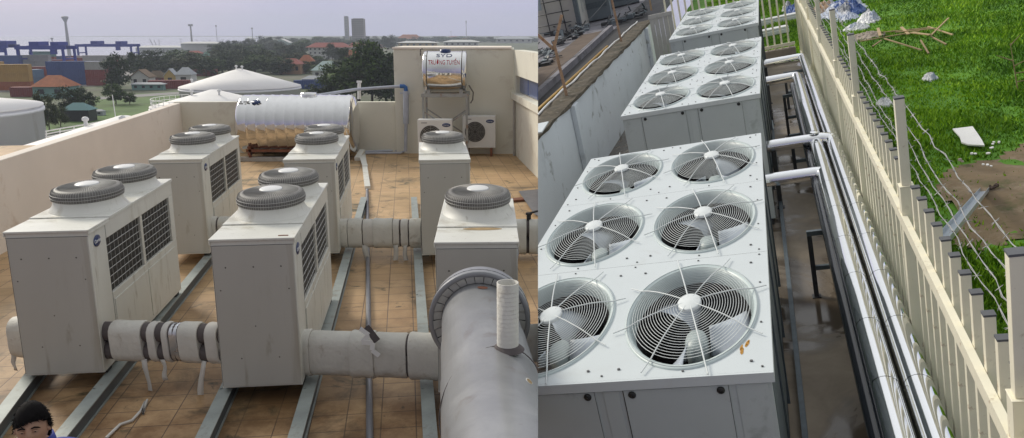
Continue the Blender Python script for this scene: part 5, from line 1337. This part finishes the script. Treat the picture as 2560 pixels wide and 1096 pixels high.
m = MB(); m.box(-14, 0, 0, .3, 0, 5.5); m.box(-.3, -.0, .301, 9, 0, 5.5); part('wall', m, M_oldw, ow)
m = MB()
for k in range(12): x = -.6 - .75*k; m.tube([(x, -.20, .0), (x - .1, -.20, 4.8)], .026, 6)
for k in range(9): z = .45 + .5*k; m.tube([(-.3, -.21, z), (-9, -.21, z + .2)], .022, 6)
part('mesh', m, M_blackst, ow)
m = MB()
for k in range(3): m.box(-2.2 - 2.6*k, -1.5 - 2.6*k, -.28, -.24, 1.2, 3.6)
part('shutter', m, mat('pale_blue_shutter', (.30, .36, .40), .7, var=.1), ow)
m = MB(); m.box(-.05, .12, -.35, -.05, 0, 5.5); part('pillar', m, M_sidec, ow)
M_cab = mat('dull_blue_grey_sheet', (.15, .18, .20), .6, var=.15, scale=1.5)
def clutter(name, label, cat, u, v, size, m_, yaw=0.0, build=None):
    p = nq(u, v); t = thing(name, label, cat, (p.x, p.y, NZ), yaw, YARD); sx, sy, sz = size
    m = MB(); m.box(-sx/2, sx/2, -sy/2, sy/2, .06, sz); part('body', m, m_, t, .02)
    m = MB(); m.box(-sx/2 - .04, sx/2 + .04, -sy/2 - .04, sy/2 + .04, sz, sz + .06); part('lid', m, m_, t, .01)
    m = MB()
    for a in (-1, 1):
        for b in (-1, 1): m.cbox((a*(sx/2 - .06), b*(sy/2 - .06), .03), (.1, .1, .059))
    part('foot', m, M_blackst, t)
    for z in (.35, .65):
        m = MB(); m.box(-sx*.4, sx*.4, -sy/2 - .012, -sy/2 - .001, sz*z - .02, sz*z + .14*sz); part('panel', m, M_sidec, t)
    return t
clutter('metal_cabinet', 'grey blue metal cabinet beside the old building', 'cabinet', 1498, 50, (1.3, 1.0, 1.8), M_cab, .1)
clutter('metal_cabinet', 'low grey metal cabinet by the dark gutter', 'cabinet', 1560, 14, (1.6, 1.1, 1.0), M_cab, .2)
rg = random.Random(21)
junk = [(1395, 85, 'pile of dark scrap pipes beside the forked rusty post'), (1430, 95, 'tangle of dark scrap below the wire mesh'), (1370, 140, 'heap of dark scrap strips left of the forked post'), (1358, 165, 'small scrap heap at the left edge of the yard'), (1450, 78, 'scrap iron bits before the old building'), (1585, 45, 'dark scrap lump in the gutter'), (1540, 60, 'low scrap heap near the metal cabinets'), (1410, 108, 'scrap sheets between the forked post and the wire mesh')]
for u, v, lb in junk:
    p = nq(u, v); m = MB()
    for k in range(16):
        a = rg.random()*6.28; l = rg.uniform(.15, .55); c = Vector((rg.uniform(-.55, .55), rg.uniform(-.8, .8), rg.uniform(.03, .30)))
        e = Vector((math.cos(a)*l, math.sin(a)*l, rg.uniform(-.02, .25)))
        if k % 3: m.beam(c - e/2 + Vector((0,0,max(0, e.z/2))), c + e/2 + Vector((0,0,max(0, e.z/2))), rg.uniform(.04, .12), .03, mi=k % 2)
        else: m.cbox((c.x, c.y, .1), (rg.uniform(.15, .4), rg.uniform(.1, .3), rg.uniform(.08, .2)), k % 2)
    single('scrap_heap', m, [M_blackst, M_cab], lb, 'scrap', (p.x, p.y, NZ + .02), frame=YARD)
m = MB(); m.add([(-.2, -.3, 0), (.2, -.3, 0), (.18, .3, .03), (-.16, .3, .02), (-.2, -.3, .02), (.2, -.3, .02), (.18, .3, .05), (-.16, .3, .04)], [(3, 2, 1, 0), (4, 5, 6, 7), (0, 1, 5, 4), (1, 2, 6, 5), (2, 3, 7, 6), (3, 0, 4, 7)])
p = Rz(1352, 325, WZ + .05); single('pale_sheet', m, M_panel, 'pale sheet lying on the wall cap at the left edge', 'sheet', (p.x - .1, p.y, WZ + .06), frame=YARD)

# ---- rubbish and boards lying on the grass
def gxy(u, v): return Rz(u, v, FZ - .07)
def ragged(cx, cy, w, h, n, rg): return [(cx + w*math.cos(2*PI*i/n)*rg.uniform(.75, 1.1), cy + h*math.sin(2*PI*i/n)*rg.uniform(.75, 1.1)) for i in range(n)]
M_board = mat('white_board', (.80, .80, .79), .8, var=.05, scale=3, dirt=((.58, .55, .50), .1, 4))
pts = [gxy(u, v) for u, v in ((2382, 332), (2400, 352), (2404, 366), (2422, 372), (2462, 374), (2455, 360), (2446, 346), (2432, 326))]
c = sum(pts, Vector())/len(pts); m = MB(); m.prism([(p.x - c.x, p.y - c.y) for p in pts], .05, .075); single('white_board', m, M_board, 'torn white board lying at the edge of the dirt patch', 'board', (c.x, c.y, FZ - .07), frame=YARD)
rg = random.Random(31)
for i, (u, v, s, lb) in enumerate(((2478, 386, .12, 'larger white board scrap below the torn board'), (2490, 366, .10, 'small white scrap right of the torn board'), (2436, 398, .12, 'white crumbs left of the other scraps below the torn board'), (2472, 424, .10, 'pale scrap on the dirt'), (2400, 412, .13, 'tan scrap on the dirt near the barbed wire'))):
    p = gxy(u, v); m = MB()
    s *= .62
    for k in range(4): q = ragged(rg.uniform(-s, s), rg.uniform(-s, s)*1.6, s*.35, s*.5, 7, rg); m.prism(q, .045 + .01*k, .06 + .01*k)
    single('board_scrap', m, M_board if i != 4 else M_kerb, lb, 'scrap', (p.x, p.y, FZ - .07), frame=YARD)
def heap(label, u, v, size, cols, seed, hh=.35):
    rg = np.random.default_rng(seed); p = gxy(u, v); t = thing('rubbish_heap', label, 'rubbish', (p.x, p.y, FZ - .08), frame=YARD)
    for ci, mm in enumerate(cols):
        m = MB(); k = 22
        cx, cy = (rg.random(2) - .5)*np.array(size)*(.75 if ci else 0)
        sx, sy = (np.array(size)*.55 if ci == 0 else np.array(size)*(.18 + .16*rg.random()))
        V = []; f1, f2 = rg.random(2)*5 + 4
        for i in range(k+1):
            for j in range(k+1):
                a, b = i/k*2 - 1, j/k*2 - 1; rr = min(1, math.hypot(a, b)); 
                z = hh*(1 - rr**2)*(.6 + .55*rg.random()) + (.10*hh if ci else 0) + hh*.22*math.sin(a*f1 + b*3)*math.cos(b*f2)*(1 - rr)
                V.append((cx + a*sx*(1 + .15*rg.random()), cy + b*sy*(1 + .15*rg.random()), max(z, .0) + (.02 if rr < 1 else -.02)))
        m.add(V, [(i*(k+1)+j, (i+1)*(k+1)+j, (i+1)*(k+1)+j+1, i*(k+1)+j+1) for i in range(k) for j in range(k) if math.hypot((i+.5)/k*2-1, (j+.5)/k*2-1) < 1.02])
        part('plastic_sheet', m, mm, t)
M_bag = mat('pale_blue_plastic', (.50, .55, .66), .4, var=.25, scale=9, dirt=((.16, .22, .42), .3, 8)); M_bag2 = mat('white_plastic_bag', (.70, .71, .74), .4, var=.12, scale=9); M_bag3 = mat('blue_tarpaulin', (.05, .11, .32), .5, var=.2); M_bag5 = mat('grey_plastic_sheet', (.30, .32, .36), .5, var=.3, scale=8); M_bag4 = mat('tan_sack', (.42, .30, .20), .8, var=.2)
heap('large heap of pale plastic rubbish at the top of the field', 2100, 30, (1.7, 2.9), [M_bag, M_bag4, M_bag2, M_bag3, M_bag5, M_bag4, M_bag, M_bag3], 1, .38)
heap('blue and white rubbish behind the end fence corner', 1990, 30, (.9, 1.6), [M_bag3, M_bag5, M_bag, M_bag2], 2, .35)
heap('small white and blue bag on the grass right of the large heap', 2172, 52, (.65, 1.1), [M_bag2, M_bag, M_bag2], 3, .28)
heap('white plastic scrap below the large heap', 2140, 72, (.7, .7), [M_bag2, M_bag], 4, .18)
heap('light blue plastic lying just under the large heap', 2118, 48, (.7, 1.0), [M_bag, M_bag2], 5, .22)
heap('pale tan sheet at the left end of the plank pile', 2165, 92, (.95, 1.0), [mat('dusty_tan_sheet', (.36, .31, .26), .9, var=.1)], 6, .12)
heap('little white plastic tangle in the middle of the field', 2325, 198, (.28, .45), [M_bag2, M_bag], 7, .14)
heap('small pale bag in the grass behind the fence post', 2210, 260, (.28, .40), [M_bag2, M_bag], 8, .12)
M_foamb = mat('white_foam_block', (.72, .73, .72), .7, var=.05)
for u, v, w, lb in ((1955, 56, 1.5, 'upper long white foam block on the grass behind the end fence'), (1915, 92, 1.6, 'lower long white foam block on the grass behind the end fence'), (1905, 66, .9, 'short white foam piece beside the farthest chiller')):
    p = gxy(u, v); m = MB(); m.box(-w/2, w/2, -.22, .22, .0, .16); m.box(-w/2, w/2, -.20, .20, .1605, .24); single('foam_block', m, M_foamb, lb, 'foam block', (p.x, p.y, FZ - .05), rnd.uniform(-.1, .1), YARD, bevel=.03)
# planks
M_darkbr = mat('dark_brown_scrap', (.05, .03, .022), .9)
M_plank = mat('weathered_timber', (.42, .31, .17), .85, var=.2, scale=6); M_plank2 = mat('dull_timber', (.30, .22, .12), .9, var=.2, scale=6)
planks = [((2140, 92), (2330, 76), 'long thin plank at the top of the pile'), ((2150, 112), (2300, 88), 'long plank across the middle of the pile'), ((2212, 108), (2305, 140), 'dull plank pointing towards the fence'), ((2328, 104), (2373, 72), 'bright plank sticking out at the right of the pile'), ((2320, 72), (2383, 106), 'plank crossing the right end of the pile'), ((2254, 76), (2272, 96), 'short thick board standing in the pile'), ((2240, 92), (2346, 84), 'pale plank in the middle of the pile'), ((2280, 96), (2326, 104), 'short plank lying under the bright one'), ((2302, 106), (2322, 142), 'dull stick below the right end of the pile'), ((2328, 100), (2366, 122), 'dull thin stick right of the pile'), ((2182, 128), (2205, 114), 'thin stick left of the dull plank'), ((2196, 84), (2202, 106), 'short upright board at the left of the pile')]
for i, (a, b, lb) in enumerate(planks):
    A, B = gxy(*a), gxy(*b); lift = .05 + .035*(i % 4); m = MB()
    m.beam(Vector((0, 0, lift)), Vector((B.x - A.x, B.y - A.y, lift + (.14 if 'sticking' in lb or 'crossing' in lb else .02))), .042 if 'short' not in lb else .08, .025)
    single('plank', m, M_plank if 'dull' not in lb else M_plank2, lb, 'plank', (A.x, A.y, FZ - .06), frame=YARD, group='planks in the pile on the grass')
# leaning steel channel behind the fence
A = Rax(2352, 612, 0, 1.42); B = gxy(2462, 478); ch_ = MB(); d = (B - A); up = Vector((0, 0, 1))
x = d.normalized().cross(up).normalized(); n_ = x.cross(d.normalized())
Wc, Hc, tc_ = .115, .055, .005; prof = [(-Wc/2, 0), (Wc/2, 0), (Wc/2, Hc), (Wc/2 - tc_, Hc), (Wc/2 - tc_, tc_), (-Wc/2 + tc_, tc_), (-Wc/2 + tc_, Hc), (-Wc/2, Hc)]
V = [q + x*a + n_*b for q in (Vector((0, 0, 0)), d) for a, b in prof]
ch_.add(V, [tuple(range(8))[::-1], tuple(range(8, 16))] + [(i, (i+1) % 8, 8+(i+1) % 8, 8+i) for i in range(8)])
single('steel_channel', ch_, mat('galvanised_channel', (.48, .53, .58), .35, .6, var=.1), 'galvanised steel channel leaning against the fence over the dirt', 'steel channel', tuple(A), frame=YARD)
m = MB()
for k in range(5): m.beam((rnd.uniform(-.07, .07), rnd.uniform(-.06, .1), .05), (rnd.uniform(-.07, .07), rnd.uniform(-.06, .1), .07), rnd.uniform(.02, .05), .02)
p = gxy(2484, 478); single('brown_rubble', m, M_darkbr, 'dark brown rubble at the foot of the leaning channel', 'rubble', (p.x, p.y, FZ - .06), frame=YARD)
m = MB(); p = gxy(2545, 228)
for a, b in (((0, 0, 0), (-.05, .2, .95)), ((-.02, .1, .5), (.35, .2, .62)), ((-.02, .1, .35), (.4, -.1, .40)), ((-.05, .2, .9), (.15, .3, 1.05)), ((0, 0, .2), (.3, .1, .18)), ((-.03, .1, .6), (-.3, .2, .75))): m.tube([a, b], [.014, .005], 5)
single('dry_branch', m, M_plank2, 'dry leafless branch standing in the grass at the right edge', 'branch', (p.x, p.y, FZ - .08), frame=YARD)
# ------------------------------------------------------------------ sky, sun, haze
w = bpy.data.worlds.new('World'); SC.world = w; w.use_nodes = True
nt = w.node_tree; N = nt.nodes; L = nt.links; bg = N['Background']
SUN = YARD.to_3x3() @ Vector((-.66, .42, .56)).normalized()
elev = math.asin(SUN.z); rot = math.atan2(SUN.x, SUN.y)
sky = N.new('ShaderNodeTexSky'); sky.sky_type = 'NISHITA'; sky.sun_disc = False; sky.sun_elevation = elev; sky.sun_rotation = rot; sky.dust_density = 2.5
tc = N.new('ShaderNodeTexCoord'); mp = N.new('ShaderNodeMapping'); mp.inputs['Scale'].default_value = (1, 1, 3.2); L.new(tc.outputs['Generated'], mp.inputs[0])
nz = N.new('ShaderNodeTexNoise'); nz.inputs['Scale'].default_value = 2.2; nz.inputs['Detail'].default_value = 6; nz.inputs['Roughness'].default_value = .55; L.new(mp.outputs[0], nz.inputs[0])
cr = N.new('ShaderNodeValToRGB'); e = cr.color_ramp.elements
e[0].position = .30; e[0].color = (5.0, 5.25, 7.9, 1); e[1].position = .72; e[1].color = (7.6, 6.8, 8.9, 1); L.new(nz.outputs[0], cr.inputs[0])
mx = N.new('ShaderNodeMix'); mx.data_type = 'RGBA'; mx.inputs[0].default_value = .86; L.new(sky.outputs[0], mx.inputs[6]); L.new(cr.outputs[0], mx.inputs[7])
sx = N.new('ShaderNodeSeparateXYZ'); L.new(tc.outputs['Generated'], sx.inputs[0])
dm = N.new('ShaderNodeMapRange'); dm.inputs[1].default_value = -.9; dm.inputs[2].default_value = .7; dm.inputs[3].default_value = .48; dm.inputs[4].default_value = 1.06; L.new(sx.outputs[1], dm.inputs[0])
ml = N.new('ShaderNodeMix'); ml.data_type = 'RGBA'; ml.blend_type = 'MULTIPLY'; ml.inputs[0].default_value = 1; em = N.new('ShaderNodeMapRange'); em.inputs[1].default_value = .12; em.inputs[2].default_value = .42; L.new(sx.outputs[2], em.inputs[0])
nx_ = N.new('ShaderNodeMix'); nx_.data_type = 'RGBA'; L.new(em.outputs[0], nx_.inputs[0]); L.new(mx.outputs[2], nx_.inputs[6]); nx_.inputs[7].default_value = (6.0, 6.15, 6.3, 1)
L.new(nx_.outputs[2], ml.inputs[6]); zm = N.new('ShaderNodeMapRange'); zm.inputs[1].default_value = 0.02; zm.inputs[2].default_value = .9; zm.inputs[3].default_value = .92; zm.inputs[4].default_value = 1.55; L.new(sx.outputs[2], zm.inputs[0])
mm_ = N.new('ShaderNodeMath'); mm_.operation = 'MULTIPLY'; L.new(dm.outputs[0], mm_.inputs[0]); L.new(zm.outputs[0], mm_.inputs[1]); L.new(mm_.outputs[0], ml.inputs[7])
L.new(ml.outputs[2], bg.inputs['Color']); bg.inputs['Strength'].default_value = .10
sd = bpy.data.lights.new('sun', 'SUN'); sd.energy = 2.7; sd.angle = R(18); sd.color = (1, .93, .80)
so = bpy.data.objects.new('sun', sd); COL.objects.link(so); so.rotation_euler = (-SUN).to_track_quat('-Z', 'Y').to_euler(); so.location = (0, 0, 60)
if HAZE:
    mb = MB(); mb.box(-1900, 1900, -60, 3700, GZ - 1.5, 70)
    hz_ = mb.mesh('haze', [])
    hm = bpy.data.materials.new('haze_air'); hm.use_nodes = True; n2 = hm.node_tree
    for nd in list(n2.nodes):
        if nd.type == 'BSDF_PRINCIPLED': n2.nodes.remove(nd)
    pv_ = n2.nodes.new('ShaderNodeVolumePrincipled'); pv_.inputs['Color'].default_value = (.80, .87, 1.0, 1); pv_.inputs['Density'].default_value = HAZE; pv_.inputs['Anisotropy'].default_value = .2
    out = [q for q in n2.nodes if q.type == 'OUTPUT_MATERIAL'][0]; n2.links.new(pv_.outputs[0], out.inputs['Volume'])
    hz_.materials.append(hm); ho_ = bpy.data.objects.new('haze', hz_); COL.objects.link(ho_); ho_['kind'] = 'stuff'

# ------------------------------------------------------------------ the two places meet along one upright plane: trim what would run through it
bpy.context.view_layer.update()
def is_yard(o):
    while o.parent: o = o.parent
    return o.name not in () and o.get('_yard', False)
EDGE = 1345.0
nl = (CAMR @ Vector((FPX, 0, (EDGE - PW/2)))).normalized()      # positive on the yard side
for o in list(COL.objects):
    if o.parent is None:
        mw = o.matrix_world.to_3x3(); up = (mw @ Vector((0, 0, 1))).normalized()
        o['_yard'] = bool(up.x < -.1)
for o in list(COL.objects):
    if o.type != 'MESH' or o.name.startswith(('haze', 'ground')): continue
    y = is_yard(o); sgn = 1 if y else -1
    mw = o.matrix_world; s = [sgn*((mw @ Vector(c) - CAMP).dot(nl)) for c in o.bound_box]
    if min(s) >= 0: continue
    if max(s) <= 0 and not o.children:
        bpy.data.objects.remove(o); continue
    me = o.data.copy(); inv = mw.inverted(); bm = bmesh.new(); bm.from_mesh(me)
    co = inv @ CAMP; no = (mw.to_3x3().transposed() @ nl).normalized()*sgn
    res = bmesh.ops.bisect_plane(bm, geom=bm.verts[:] + bm.edges[:] + bm.faces[:], plane_co=co, plane_no=no, clear_inner=True, clear_outer=False, dist=1e-6)
    ed = [g for g in res['geom_cut'] if isinstance(g, bmesh.types.BMEdge)]
    if o.name.split('.')[0] not in ('grass', 'fan_guard', 'fan_blades', 'crown') and ed:
        try: bmesh.ops.holes_fill(bm, edges=ed, sides=0)
        except Exception: pass
    bm.to_mesh(me); bm.free()
    if len(me.vertices) == 0 and not o.children: bpy.data.objects.remove(o); continue
    o.data = me
for o in list(COL.objects):                                     # empties left with nothing in view
    if o.type == 'EMPTY' and not any(c.type == 'MESH' and len(c.data.vertices) for c in o.children_recursive):
        for c in o.children_recursive: bpy.data.objects.remove(c)
        bpy.data.objects.remove(o)
for o in COL.objects:
    if '_yard' in o: del o['_yard']
vs = SC.view_settings; vs.view_transform = 'Standard'; vs.look = 'None'; vs.exposure = 0; vs.gamma = 1; vs.use_curve_mapping = False
SC.cycles.volume_bounces = 0; SC.cycles.max_bounces = 6; SC.cycles.transparent_max_bounces = 8
